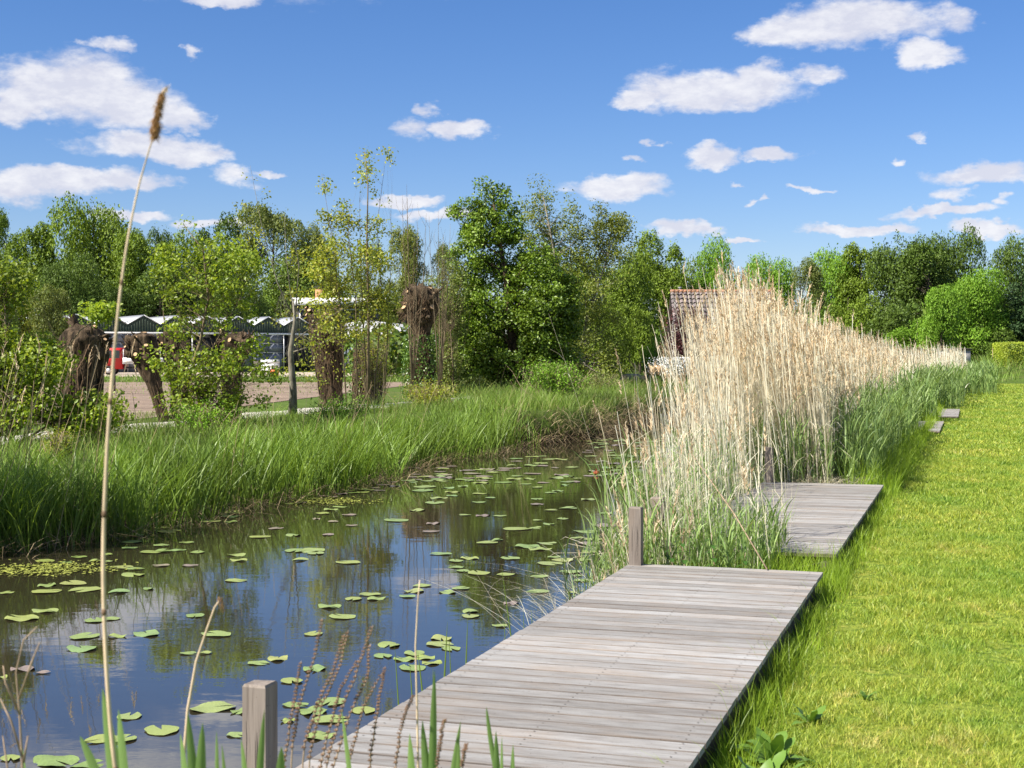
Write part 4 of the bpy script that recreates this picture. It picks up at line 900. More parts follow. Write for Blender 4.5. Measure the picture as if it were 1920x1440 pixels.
lobe_tree('slender_sapling', 'tall slender sapling with sparse yellow leaves reaching highest against the sky', 'tree', 42,
    [[(690, 770), (692, 600), (690, 450), (692, 350), (686, 285)], [(650, 765), (640, 600), (625, 460), (603, 325)], [(700, 765), (715, 560), (705, 420), (722, 290)], [(670, 765), (668, 560), (655, 440), (660, 380)], [(720, 765), (730, 560), (735, 440)], [(690, 765), (675, 500), (672, 370)]],
    [(683,300,13,24),(722,286,9,8),(728,308,9,8),(690,330,14,18),(700,365,7,6),(716,378,6,6),(610,350,6,20),(615,410,20,24),(645,385,9,9),(650,420,26,20),(700,430,26,24),(640,470,50,28),(700,490,36,34),(620,520,40,30),(675,550,60,36),(610,560,30,30),(710,570,34,34),(650,610,50,32),(720,620,24,22),(590,500,18,30)],
    'leaf_yellow', 600, 9500, .088, .15, .045, 'twig', shell=.05, seed=9, sides=3, thin=.25)
lobe_tree('young_tree', 'thin straight grey trunked young tree with long bare shoots and few yellow leaves', 'tree', 36.7,
    [[(549, 797), (551, 730), (548, 660), (556, 600), (552, 560)], [(553, 600), (520, 530), (490, 420), (469, 310)], [(552, 610), (535, 480), (530, 400)], [(553, 600), (562, 500), (553, 430)], [(550, 640), (590, 610), (660, 570)], [(550, 660), (610, 640), (690, 600)]],
    [(469,330,5,16),(455,385,24,5),(500,365,12,10),(480,440,22,22),(540,590,18,14),(560,560,24,24),(580,640,30,24),(520,600,14,14),(575,690,22,26),(530,690,14,16),(555,480,20,30),(610,600,24,20),(600,720,12,12)],
    'leaf_yellow', 130, 900, .08, .12, .125, 'bark_pale', shell=.05, seed=10, sides=3, thin=.06, rise=.3, sec=.16)
lobe_tree('unseen_shade_tree', 'unseen leafy tree added beyond the left edge to shade the nearest sedges', 'tree', 15, [[(-720, 1000), (-730, 700), (-740, 300)]],  # out of view, added so its shadow darkens the near sedges
    [(-560,420,130,150),(-760,300,160,160),(-900,480,160,170),(-700,560,170,130),(-480,600,110,110),(-620,180,110,110)], 'leaf_maple', 260, 9000, .10, .24, .10, 'bark', seed=21)
def bare_sapling(px, pys, Y, label, seed, spread=26):
    r = np.random.default_rng(seed); x = (px-960)/F*Y; root = ob('bare_sapling', None, label=label, cat='sapling', group='bare saplings beside the ivy clad pollard', loc=(x, Y, 0))
    for py in pys:
        dx = r.uniform(-spread, spread)/F*Y; zt = PX(0, py, Y)[2]; m = MB()
        P = [(r.uniform(-.1, .1), r.uniform(-.2, .2), .2), (dx*.4, 0, zt*.35), (dx*.7, .1, zt*.6), (dx*.9, 0, zt*.8), (dx, 0, zt)]
        m.tube(P, [.022, .018, .012, .008, .003], 4)
        for k in range(14):
            z = zt*r.uniform(.3, .95); sx_ = dx*(z/zt)**.8; L = r.uniform(.3, .9); sd = r.choice([-1, 1])
            m.tube([(sx_, 0, z), (sx_+sd*L*.25, r.uniform(-.2, .2), z+L*.5), (sx_+sd*L*.35, r.uniform(-.3, .3), z+L)], [.006, .004, .002], 3, False)
        m.build('stem', M['twig'], root)
bare_sapling(775, (345, 365, 400, 372, 430, 410, 455), 50, 'cluster of tall bare grey shoots left of the dense tree, taller one', 2)
bare_sapling(826, (405, 420, 450, 470, 440, 395, 480), 54, 'shorter cluster of bare grey shoots beside the dense tree', 3)

# ------------------------------------------------------------------ pollard willows
def pollard(label, Y, prof, seed, stubs=12, knobs=6, knob_r=.16, vines=0, ivy=0, arms=(), ivy_z=(0, 2), head=1.0, leaf=None):
    r = np.random.default_rng(seed)
    b = PX(prof[0][0], prof[0][1], Y); z0 = 0.1; x0 = b[0]
    root = ob('pollard_willow', None, label=label, cat='tree', group='pollard willows along the far bank', loc=(x0, Y, z0))
    def loft(pr, k=34, n=56, cap=True):
        z = np.array([H-(p[1]-664)/F*Y-z0 for p in pr]); x = np.array([(p[0]-960)/F*Y-x0 for p in pr]); w = np.array([p[2]/F*Y for p in pr])
        u = np.linspace(0, 1, len(pr)); uu = np.linspace(0, 1, n)
        zi, xi, wi = np.interp(uu, u, z), np.interp(uu, u, x), np.interp(uu, u, w)
        V = []
        ph = r.uniform(0, 9)
        for i in range(n):
            for j in range(k):
                a = TAU*j/k; nz = mnoise.fractal(Vector((math.cos(a)*1.3+ph, math.sin(a)*1.3, zi[i]*1.1)), .6, 2, 5)
                rdg = .08*math.sin(a*5+zi[i]*2+ph)-.22*abs(mnoise.noise(Vector((math.cos(a)*5+ph, math.sin(a)*5, zi[i]*1.6))))-.12*abs(mnoise.noise(Vector((math.cos(a)*11, math.sin(a)*11+ph, zi[i]*3))))+.06
                q = wi[i]*(1+.30*nz+rdg)
                V.append((xi[i]+math.cos(a)*q, math.sin(a)*q*.9, zi[i]+.06*nz))
        i = np.arange(n-1)[:, None]*k; j = np.arange(k)[None]; Q = np.stack([i+j, i+(j+1) % k, i+k+(j+1) % k, i+k+j], -1).reshape(-1, 4)
        V = np.array(V); V = np.vstack([V, [xi[-1], 0, zi[-1]+.03]]); T = [(n*k, (n-1)*k+q, (n-1)*k+(q+1) % k) for q in range(k)]
        return V, Q, T
    zs = np.array([H-(p[1]-664)/F*Y-z0 for p in prof]); xs_ = np.array([(p[0]-960)/F*Y-x0 for p in prof]); ws_ = np.array([p[2]/F*Y for p in prof])
    surf = lambda z: (np.interp(z, zs, xs_), np.interp(z, zs, ws_))
    m = MB(); m.add(*loft(list(prof)+[(prof[-1][0], prof[-1][1]-.08*prof[-1][2]*2, prof[-1][2]*.72), (prof[-1][0], prof[-1][1]-.14*prof[-1][2]*2, prof[-1][2]*.3)]))
    for arm in arms: m.add(*loft(arm, 10, 16))
    top = prof[-1]; hx = (top[0]-960)/F*Y-x0; hz = H-(top[1]-664)/F*Y-z0; hw = top[2]/F*Y
    kn = []
    for i in range(knobs):                                # burrs of the head
        a = r.uniform(0, TAU); q = hw*r.uniform(.3, .95); c = np.array([hx+math.cos(a)*q, math.sin(a)*q*.8, hz-r.uniform(.0, .55)*head]); rr = knob_r*r.uniform(.7, 1.3); kn.append((c, rr, a))
        n, k = 7, 9; V = []
        for ii_ in range(n):
            f = math.pi*(ii_+.5)/n
            for j in range(k):
                g = TAU*j/k; d = Vector((math.sin(f)*math.cos(g), math.sin(f)*math.sin(g), math.cos(f))); e = rr*(1+.5*mnoise.noise(d*2.5+Vector((i*3, seed, 0))))
                V.append(c+np.array(d)*e)
        i_ = np.arange(n-1)[:, None]*k; j = np.arange(k)[None]; m.add(V, np.stack([i_+j, i_+k+j, i_+k+(j+1) % k, i_+(j+1) % k], -1).reshape(-1, 4))
    m.build('trunk', M['bark'], root, True)
    sp = MB()
    for i in range(stubs*3):                              # torn splinters and small shoots on the head
        c, rr, a = kn[i % len(kn)]; a2 = a+r.normal(0, .9); el_ = r.uniform(.2, 1.5); d = np.array([math.cos(a2)*math.cos(el_), math.sin(a2)*math.cos(el_), math.sin(el_)]); L = rr*r.uniform(1.2, 2.5); q = rr*r.uniform(.10, .26)
        sp.tube([c, c+d*L*.6+r.normal(0, .012, 3), c+d*L+r.normal(0, .02, 3)], [q*1.6, q, q*.35], 5, False)
    sp.build('splinters', M['bark'], root, kind='stuff')
    for i in range(stubs):                                # sawn stubs
        c, rr, a = kn[i % len(kn)]; el_ = r.uniform(.35, 1.5); d = np.array([math.cos(a+r.normal(0, .7))*math.cos(el_), math.sin(a+r.normal(0, .7))*math.cos(el_)-.25, math.sin(el_)]); d /= np.linalg.norm(d)
        L = rr*r.uniform(1.0, 2.2); q = rr*r.uniform(.18, .42); e = c+d*L
        sm = MB().tube([c, c+d*L*.6+r.normal(0, .01, 3), e], [q*1.25, q, q*.95], 7, False); st = sm.build('sawn_stub', M['bark'], root, True)
        up = np.array([0, 0, 1.]) if abs(d[2]) < .9 else np.array([1., 0, 0]); A = np.cross(d, up); A /= np.linalg.norm(A); B = np.cross(d, A)
        V = [e+d*.004]+[e+d*.003+(math.cos(g)*A+math.sin(g)*B)*q*.93 for g in np.linspace(0, TAU, 8)[:-1]]
        MB().add(V, None, [(0, j+1, (j+1) % 7+1) for j in range(7)]+[(0, (j+1) % 7+1, j+1) for j in range(0)]).build('cut_face', M['cut'], st)
    if vines:
        m = MB()
        for i in range(vines):
            if i % 3:                                     # creeper lying on the bark
                a = r.uniform(0, TAU); z = hz*r.uniform(.3, 1.0); L = r.uniform(.3, 1.0); P = []
                for f in np.linspace(0, 1, 6):
                    zz = max(z-L*f, 0); xx, ww = surf(zz); a += r.normal(0, .12); e = ww*r.uniform(1.02, 1.12); P.append((xx+math.cos(a)*e, math.sin(a)*e*.92, zz))
                m.tube(P, .009*r.uniform(.5, 1.4), 3, False)
            else:                                         # dead twigs bristling out of the head
                c, rr, a = kn[i % len(kn)]; el_ = r.uniform(-.7, 1.2); a2 = a+r.normal(0, .8); d = np.array([math.cos(a2)*math.cos(el_), math.sin(a2)*math.cos(el_), math.sin(el_)]); L = rr*r.uniform(1.2, 2.3)
                m.tube([c, c+d*L*.6+r.normal(0, .03, 3), c+d*L+np.array([0, 0, -.3*L])+r.normal(0, .05, 3)], [.010, .007, .003], 3, False)
        m.build('vine', M['vine'], root, kind='stuff')
    if ivy:
        n = ivy; a = r.uniform(0, TAU, n); z = r.uniform(*ivy_z, n); ph = np.sin(a*2+z*2.2)
        ww = np.interp(z, [0, hz], [prof[0][2]/F*Y, hw])*1.12+np.abs(r.normal(0, .10, n))+.10*ph
        P = np.stack([np.interp(z, [0, hz], [0, hx])+np.cos(a)*ww, np.sin(a)*ww, z], -1)
        V, T = leaf_quads(P, .075, .2, np.stack([np.cos(a), np.sin(a), 0*a], -1)*.7, .8, r); ob('ivy', mesh_from('ivy', V, [T], M[leaf or 'ivy']), root, kind='stuff')
    return root
pollard('broad dark pollard willow with split trunk, biggest and closest on the far bank', 28.6, [(150, 850, 38), (146, 790, 32), (150, 720, 34), (155, 680, 36), (160, 640, 40), (160, 622, 32)], 1, 18, 11, .17, 90, 0,
        arms=[[(182, 850, 15), (180, 800, 15), (180, 750, 14), (184, 690, 13), (190, 660, 9)], [(120, 690, 12), (118, 650, 11), (122, 630, 8)]])
pollard('pollard willow with curved arm and pale fan of stubs beside the red truck', 34.5, [(312, 805, 11), (302, 770, 11), (292, 735, 12), (282, 700, 14), (270, 665, 21), (264, 632, 24)], 2, 16, 10, .15, 60, 0,
        arms=[[(283, 715, 12), (262, 685, 9), (244, 655, 9), (243, 630, 10)], [(290, 700, 10), (288, 660, 10), (285, 640, 8)]])
pollard('slim twin stemmed pollard willow behind the leafy sapling', 34.8, [(325, 800, 12), (332, 760, 13), (336, 720, 14), (335, 680, 14), (330, 645, 15), (325, 625, 17)], 3, 12, 7, .13, 50, 0,
        arms=[[(345, 790, 10), (342, 700, 11), (345, 640, 10)], [(320, 690, 8), (308, 650, 10), (306, 628, 12)]])
pollard('pollard willow with dark brushy head on a straight fissured trunk', 35.5, [(432, 803, 17), (436, 770, 16), (434, 730, 16), (436, 690, 18), (444, 655, 24), (450, 632, 26)], 4, 12, 9, .14, 90, 0)
pollard('thick pollard willow wrapped in brown creeper with orange cut discs on top', 44.5, [(618, 772, 22), (620, 740, 20), (618, 700, 22), (614, 660, 26), (612, 620, 32), (608, 592, 30)], 5, 16, 11, .20, 330, 500, ivy_z=(.8, 3.2), leaf='leaf_yellow')
pollard('short ivy covered pollard stump between two taller willows', 48, [(680, 760, 18), (680, 720, 18), (682, 680, 20), (684, 650, 18)], 6, 3, 4, .16, 160, 900, ivy_z=(0, 2.2), leaf='ivy')
pollard('tall pollard willow with reddish brown brush head and ivy covered foot', 55, [(792, 758, 24), (792, 720, 24), (790, 680, 20), (790, 640, 15), (790, 615, 16), (790, 595, 26), (790, 565, 33), (788, 545, 28)], 7, 26, 24, .24, 900, 3600, ivy_z=(0, 2.4), head=2)
pollard('small shaded pollard stump left of the biggest pollard', 36, [(62, 760, 18), (66, 720, 16), (66, 690, 16)], 8, 6, 4, .12, 30, 0)

# thicket of twigs beside the short stump, meadow herbs and mounds
def twig_bush(label, px, py, w, h, Y, n, seed, leaf=None, nl=0, ls=.07, bark='twig', cat='shrub', name='twiggy_shrub'):
    r = np.random.default_rng(seed); x = (px-960)/F*Y; z0 = float(gz(sT*x+cT*Y, cT*x-sT*Y)); root = ob(name, None, label=label, cat=cat, loc=(x, Y, z0)); m = MB(); tips = []
    W_, H_ = w/F*Y, h/F*Y
    for i in range(n):
        dx, dy = r.normal(0, .45, 2)*W_; top = np.array([dx, dy, H_*r.uniform(.5, 1)]); b0 = np.array([dx*.35, dy*.35, 0])
        P = [b0, b0*.6+top*.4+r.normal(0, .04, 3), b0*.25+top*.75+r.normal(0, .06, 3), top]; m.tube(P, [.012, .009, .006, .003], 3, False)
        for f in r.uniform(.3, 1, max(1, nl//n)): tips.append(np.array(P[0])*(1-f)+top*f+r.normal(0, .09, 3))
    m.build('stems', M[bark], root)
    if leaf:
        V, T = leaf_quads(np.array(tips), ls, .6, r=r); ob('leaves', mesh_from('leaves', V, [T], M[leaf]), root, kind='stuff')
twig_bush('brown twiggy thicket right of the creeper wrapped pollard', 700, 755, 44, 150, 46, 110, 3, 'leaf_yellow', 1500)
twig_bush('twiggy olive thicket behind the tall ivy footed pollard', 838, 750, 36, 260, 58, 90, 4, 'leaf_olive', 2200)
twig_bush('rounded green herb mound where the far bank turns, under the dense tree', 1040, 755, 62, 78, 43, 180, 5, 'leaf_bright', 6500, .07, 'stalk', 'herb clump', 'herb_clump')
twig_bush('pale green herb clump on the bank below the ivy footed pollard', 800, 790, 60, 60, 40, 120, 6, 'leaf_yellow', 3600, .06, 'stalk', 'herb clump', 'herb_clump')
twig_bush('leafy herb clump at the foot of the leafy sapling', 380, 830, 70, 62, 29, 90, 7, 'leaf_bright', 3000, .05, 'stalk', 'herb clump', 'herb_clump')
twig_bush('yellow flowering herb clump among the sedges near the left edge', 110, 880, 30, 60, 22, 60, 8, 'leaf_yellow', 1600, .035, 'stalk', 'herb clump', 'herb_clump')
twig_bush('low herb clump in the meadow right of the thin grey trunk', 640, 800, 70, 50, 33, 90, 9, 'leaf_bright', 2600, .055, 'stalk', 'herb clump', 'herb_clump')
twig_bush('dark green low shrub at the foot of the biggest pollard', 170, 850, 60, 70, 27, 90, 10, 'leaf_mid', 2600, .06, 'stalk', 'shrub', 'low_shrub')
twig_bush('brownish scrub on the bank right of the herb mound', 1110, 760, 60, 44, 50, 100, 11, 'leaf_olive', 2200, .07, 'stalk', 'shrub', 'low_shrub')
twig_bush('dark red purple leaved bush in front of the tiled roof', 1292, 735, 46, 150, 64, 160, 12, 'leaf_copper', 15000, .10, 'twig', 'bush', 'copper_bush')

# ------------------------------------------------------------------ buildings
def frame(p0, p1):      # local frame of a facade from p0 to p1 (x along it, y away behind)
    a = math.atan2(p1[1]-p0[1], p1[0]-p0[0]); return a, math.hypot(p1[0]-p0[0], p1[1]-p0[1])
# glasshouse with a saw of small gables
p0 = ((46.5-960)/F*123.3, 123.3); p1 = ((586-960)/F*136.5, 136.5); ang, Lg = frame(p0, p1)
gh = ob('glasshouse', None, label='long low glasshouse with a row of dark green gables and white roofs', cat='glasshouse', loc=(p0[0], p0[1], 0), rotz=ang)
NB = 9; bw = Lg/NB; zg, zv, zp = 3.72, 4.4, 5.2; DL = 26
r_ = random.Random(4)
for i in range(-1, NB):
    x0, x1 = i*bw, (i+1)*bw; xm = (x0+x1)/2
    # gable: cladding board with standing ribs
    m = MB().add([(x0, 0, zg), (x1, 0, zg), (x1, 0, zv), (xm, 0, zp), (x0, 0, zv), (x0, .1, zg), (x1, .1, zg), (x1, .1, zv), (xm, .1, zp), (x0, .1, zv)], [(0, 1, 6, 5)], [(0, 1, 2), (0, 2, 4), (4, 2, 3)])
    g_ = m.build('gable', M['green_clad'], gh)
    m = MB()
    for k in range(12):
        xx = x0+(k+.5)*bw/12; zt = zv+(zp-zv)*(1-abs(xx-xm)/(bw/2))-.05; m.box((xx-.035, -.05, zg+.02), (xx+.035, -.002, zt))
    m.build('ribs', M['green_clad2'], g_, kind='stuff')
    for a, b in ((x0, xm), (xm, x1)):
        za, zb = (zv, zp) if a == x0 else (zp, zv)
        MB().add([(a, -.12, za+.03), (b, -.12, zb+.03), (b, DL, zb+.03), (a, DL, za+.03), (a, -.12, za+.09), (b, -.12, zb+.09), (b, DL, zb+.09), (a, DL, za+.09)], [(0, 3, 2, 1), (4, 5, 6, 7), (0, 1, 5, 4), (1, 2, 6, 5), (2, 3, 7, 6), (3, 0, 4, 7)]).build('roof_sheet', M['roof_white'], gh)
    MB().box((x0-.05, -.18, 0), (x0+.05, -.06, zg)).build('column', M['grey_steel'], gh)
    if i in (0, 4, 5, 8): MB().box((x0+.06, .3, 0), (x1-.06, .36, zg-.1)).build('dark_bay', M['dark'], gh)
    else:
        for kx in range(2):
            for kz, (za, zb) in enumerate(((.1, 1.9), (1.95, 2.75), (2.8, 3.6))):
                MB().box((x0+.07+kx*(bw-.14)/2, 0, za), (x0+.07+(kx+1)*(bw-.14)/2-.04, .03, zb)).build('pane', M['pane'], gh)
        for zr in (1.925, 2.775): MB().box((x0+.06, -.06, zr-.025), (x1-.06, -.005, zr+.025)).build('glazing_rail', M['grey_steel'], gh)
MB().box((-bw, -.35, zg-.14), (Lg, -.19, zg+.02)).build('gutter', M['white'], gh)
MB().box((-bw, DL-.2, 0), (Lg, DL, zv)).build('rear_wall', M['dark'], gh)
MB().box((-bw, .4, 0), (-bw+.1, DL-.3, zv)).build('side_wall', M['pane'], gh); MB().box((Lg-.1, .4, 0), (Lg, DL-.3, zv)).build('side_wall', M['pane'], gh)
# grey shed with arched white roof
cx, Y = (690-960)/F*122, 122; sh = ob('arched_shed', None, label='blue grey corrugated shed with arched white roof behind the pollards', cat='shed', loc=(cx, Y, 0), rotz=R(-6))
hw = 75/F*Y; m = MB(); n = 46
for i in range(n): xx = -hw+2*hw*i/n; m.box((xx, 0 if i % 2 else .07, 0), (xx+2*hw/n, .2, 3.1))
m.build('wall', M['blue_grey'], sh)
m = MB(); K = 12; V = []; 
for y in (-.3, 16):
    for i in range(K+1): a = math.pi*i/K; V.append((-math.cos(a)*(hw+.15), y, 3.1+math.sin(a)*1.5))
m.add(V, [(i, i+1, K+2+i, K+1+i) for i in range(K)]); m.add(V[:K+1]+[(0, -.3, 3.1)], None, [(K+1, i+1, i) for i in range(K)])
m.build('roof', M['roof_white'], sh); MB().box((-hw, 15.8, 0), (hw, 16, 3.1)).build('rear_wall', M['blue_grey'], sh); 
for sx_ in (-hw, hw-.1): MB().box((sx_, .2, 0), (sx_+.1, 15.8, 3.1)).build('side_wall', M['blue_grey'], sh)
# flat roofed house
Y = 150; x0, x1 = (556-960)/F*Y, (752-960)/F*Y; hs_ = ob('flat_roofed_house', None, label='dark flat roofed house with white fascia and brick chimney beyond the glasshouse', cat='house', loc=((x0+x1)/2, Y, 0))
w2 = (x1-x0)/2; zt = PX(0, 559, Y)[2]; zb = PX(0, 572, Y)[2]
MB().box((-w2-.4, -.8, zb), (w2+.4, 9, zt)).build('roof_slab', M['white'], hs_); MB().box((-w2, 0, 0), (w2, 8.5, zb-.01)).build('wall', simple('dark_brick', (.05, .045, .045), .8), hs_)
for k, (a, b) in enumerate(((-w2+.3, -w2+1.8), (-w2+2.3, -w2+4.2), (-1, 1.2), (2, 4.5))):
    wf = MB().box((a, -.06, zb-2.2), (b, -.003, zb-.4)).build('window_frame', M['white'], hs_); MB().box((a+.12, -.09, zb-2.08), (b-.12, -.062, zb-.52)).build('pane', M['dark_glass'], wf)
cxm = (595-560-94)/F*Y
ch = MB().box((cxm-.5, 2, zt+.002), (cxm+.4, 3, PX(0, 539, Y)[2])).build('chimney', M['brick'], hs_); MB().box((cxm-.56, 1.94, PX(0, 539, Y)[2]+.002), (cxm+.46, 3.06, PX(0, 537, Y)[2]+.1)).build('chimney_cap', M['dark'], ch)
# tiled house behind the reeds
Y = 80; x0, x1 = (1262-960)/F*Y, (1441-960)/F*Y; hz = ob('tiled_house', None, label='house with steep grey brown tiled roof and white walls behind the tall reeds', cat='house', loc=(x0, Y, 0))
Lh = x1-x0; zr = PX(0, 547, Y)[2]; ze = 1.9; run = 3.0
tile = MB(); nx, nz = 24, 14; V = []; 
for j in range(nz):                       # pantile courses, each lapping the one below
    f0, f1 = j/nz, (j+1)/nz
    for i in range(nx):
        xa = -.15+(Lh+.3)*i/nx; wd = (Lh+.3)/nx
        base = lambda f, lift: (run*(f-1)*-1*-1, ze+(zr-ze)*f+lift)
        ya, za = run*f0-run, ze+(zr-ze)*f0+.05; yb, zb_ = run*f1-run+.03, ze+(zr-ze)*f1
        V_ = []
        for (yy, zz, l) in ((ya, za, .05), (yb, zb_, .0)):
            for u, hgt in ((0, 0), (.3, .05), (.62, .06), (.97, -.01)): V_.append((xa+wd*u, yy-hgt*.6-l*.3, zz+hgt+l*.3))
        tile.add(V_, [(k, k+1, k+5, k+4) for k in range(3)])
rf = tile.build('roof', M['tile'], hz, kind='stuff')
MB().add([(-.15, 0, zr), (Lh+.15, 0, zr), (Lh+.15, run, ze), (-.15, run, ze)], [(0, 1, 2, 3)]).build('rear_roof', M['tile'], hz)
for k in range(24): MB().tube([(-.15+(Lh+.3)*k/24, -.02, zr+.02), (-.15+(Lh+.3)*(k+1)/24+.03, -.02, zr+.035)], .11, 6).build('ridge_tile', M['ridge'], hz)
MB().box((.1, -run+.25, 0), (Lh-.1, run-.25, ze)).build('wall', M['white'], hz)
for xx in (.12, Lh-.12): MB().add([(xx, -run+.25, ze), (xx, run-.25, ze), (xx, 0, zr-.12)], None, [(0, 1, 2), (0, 2, 1)][:1]).build('gable', M['plastered'], hz)
for k in range(3):
    wf = MB().box((.9+k*1.6, -run+.19, .8), (1.7+k*1.6, -run+.247, 1.7)).build('window_frame', M['grey_steel'], hz); MB().box((.96+k*1.6, -run+.15, .86), (1.64+k*1.6, -run+.188, 1.64)).build('pane', M['dark_glass'], wf)
vt = MB().tube([(.38, .05, zr+.05), (.38, .05, zr+.22)], .06, 8).build('vent_pipe', M['grey_steel'], hz); MB().tube([(.38, .05, zr+.23), (.38, .05, zr+.26)], [.13, .08], 8).build('vent_cowl', M['grey_steel'], vt)
# low grey shed far right behind the last reeds
Y = 96; x0 = (1772-960)/F*Y; s2 = ob('low_shed', None, label='low pale grey shed just showing above the farthest dry reeds', cat='shed', loc=(x0, Y, .3))
MB().box((0, 0, 0), (1.7, 2, 1.75)).build('wall', M['plastered'], s2); MB().box((-.1, -.1, 1.752), (1.8, 2.1, 1.87)).build('roof', M['beam'], s2); MB().box((.6, -.04, .05), (1.2, -.003, 1.5)).build('door', M['blue_grey'], s2)

# ------------------------------------------------------------------ truck, yard clutter
Yt = 112; tx = (190-960)/F*Yt
tr = ob('pickup_truck', None, label='red cab truck with white flatbed parked before the glasshouse', cat='truck', loc=(tx, Yt, .17))
cab = MB(); side = [(0, .45), (-.02, .95), (.12, 1.18), (.42, 1.95), (.55, 2.08), (1.55, 2.1), (1.6, 2.0), (1.6, .45)]
for y in (0, 1.8): cab.add([(x, y, z) for x, z in side])
n = len(side); cab.add([], None, None); Vc = [(x, 0, z) for x, z in side]+[(x, 1.8, z) for x, z in side]
cab = MB().add(Vc, [(i, i+n, (i+1) % n+n, (i+1) % n) for i in range(n)], [(0, i, i+1) for i in range(1, n-1)]+[(n, n+i+1, n+i) for i in range(1, n-1)])
bd = cab.build('cab', M['red'], tr)
MB().add([(.40, -.012, 1.30), (.80, -.012, 1.30), (.80, -.012, 1.92), (.56, -.012, 1.92)], [(0, 1, 2, 3)]).build('side_window', M['dark_glass'], bd)
MB().add([(.92, -.012, 1.30), (1.42, -.012, 1.30), (1.42, -.012, 1.92), (.92, -.012, 1.92)], [(0, 1, 2, 3)]).build('side_window', M['dark_glass'], bd)
MB().add([(.13, .12, 1.22), (.13, 1.68, 1.22), (.40, 1.6, 1.93), (.40, .2, 1.93)], [(0, 3, 2, 1)]).build('windscreen', M['dark_glass'], bd).location = (-.02, 0, .01)
MB().box((-.06, -.03, .5), (1.0, -.005, .68)).build('bumper', M['rubber'], bd); MB().box((.86, -.02, 1.05), (.98, -.004, 1.09)).build('door_handle', M['rubber'], bd)
MB().box((-.05, .1, .8), (-.005, .4, .98)).build('headlight', M['white'], tr); MB().box((-.05, 1.4, .8), (-.005, 1.7, .98)).build('headlight', M['white'], tr)
MB().box((1.66, -.05, .85), (4.9, 1.85, .93)).build('flatbed', M['grey_steel'], tr)
for k in range(3): MB().box((1.68+k*1.08, -.08, .95), (1.68+k*1.08+1.04, -.03, 1.33)).build('drop_side', M['white'], tr)
MB().box((1.68, 1.83, .95), (4.88, 1.87, 1.33)).build('drop_side', M['white'], tr)
rk = MB()
for xx in (1.72, ): 
    for yy in (0, .6, 1.2, 1.8): rk.box((xx-.03, yy-.02, .94), (xx+.03, yy+.02, 2.0))
    rk.box((xx-.03, -.02, 1.96), (xx+.03, 1.82, 2.02))
rk.build('headboard', M['grey_steel'], tr); MB().box((1.9, .4, .94), (3.0, 1.4, 1.55)).build('tool_box', M['beam'], tr)
for xx in (.55, 3.9):
    for yy in (-.02, 1.62):
        wh = ob('wheel', None, tr, loc=(xx, yy, .33)); MB().tube([(0, 0, 0), (0, .2, 0)], .33, 16).build('tyre', M['rubber'], wh); MB().tube([(0, -.012, 0), (0, -.002, 0)], .19, 12).build('rim', M['grey_steel'], wh)
MB().box((1.7, .1, .5), (4.8, 1.7, .62)).build('chassis', M['rubber'], tr)
# smooth rock-free clutter by the shed: crates and a dark drum seen between sapling leaves
def drum(px, py, Y, r, h, mt, name, label, cat):
    x, z = (px-960)/F*Y, .17; root = ob(name, None, label=label, cat=cat, loc=(x, Y, z)); MB().tube([(0, 0, 0), (0, 0, h*.33), (0, 0, h*.34), (0, 0, h)], [r, r, r*1.03, r], 14).build('body', M[mt], root, True); MB().tube([(0, 0, h+.003), (0, 0, h+.06)], [r*1.05, r*.7], 14).build('lid', M['rubber'], root)
drum(486, 0, 112, .42, 1.1, 'beam', 'drum', 'dark drum standing in front of the glasshouse beside the thin grey trunk', 'drum')
drum(515, 0, 104, .3, .5, 'orange', 'tub', 'orange red tub on the yard left of the thin grey trunk', 'tub')
for k, (px, w, h) in enumerate(((372, 1.6, .55), (505, 1.3, .9))):
    x = (px-960)/F*110; root = ob('trailer' if k == 0 else 'crate_stack', None, label=('low white trailer right of the red truck' if k == 0 else 'pale crate stack before the glasshouse panes'), cat='trailer' if k == 0 else 'crates', loc=(x, 110, .17))
    for j in range(3): MB().box((-w/2, 0, .3+j*h/3+.003), (w/2, .8, .3+(j+1)*h/3-.02)).build('board', M['white'], root)
    for sx_ in (-w/2+.1, w/2-.2): MB().box((sx_, .1, 0), (sx_+.1, .6, .298)).build('foot', M['rubber'], root)
x, Y = (214-960)/F*62, 62; fp = ob('fence_post', None, label='dark wooden post standing in the bare soil behind the tall reed stem', cat='post', loc=(x, Y, .15)); MB().tube([(0, 0, -.2), (0, 0, 1.0)], [.07, .06], 8).build('stake', M['beam'], fp)
# log pile and white heap near the tiled house
lp = ob('log_pile', None, label='pile of sawn logs on the bank left of the dark red bush', cat='log pile', loc=((1222-960)/F*62, 62, 0)); r_ = random.Random(3)
for k in range(11):
    a = r_.uniform(-.9, .9); q = r_.uniform(.13, .26); z = q+(.4 if k > 6 else 0)+.45; dx = math.cos(a+1.3)*.35
    lg = MB().tube([(a-dx, -.3, z), (a, 0, z+.02), (a+dx, .3, z)], q, 9, False).build('log', M['bark_pale'], lp, True)
    MB().tube([(a-dx, -.305, z), (a-dx*1.01, -.312, z)], q*.93, 9).build('cut_face', M['cut'], lg)
# white blossom bush beside the red one
twig_bush('white blossoming low bush under the dark red bush', 1268, 740, 22, 58, 62, 60, 14, 'nettle', 1500, .06, 'twig', 'bush', 'blossom_bush')
o = bpy.data.objects['blossom_bush']; r_2 = np.random.default_rng(3); P = np.stack([r_2.normal(0, .45, 2600), r_2.normal(0, .35, 2600), r_2.uniform(.55, 1.3, 2600)], -1); V, T = leaf_quads(P, .07, .6, r=r_2)
ob('blossom', mesh_from('blossom', V, [T], M['white']), o, kind='stuff')

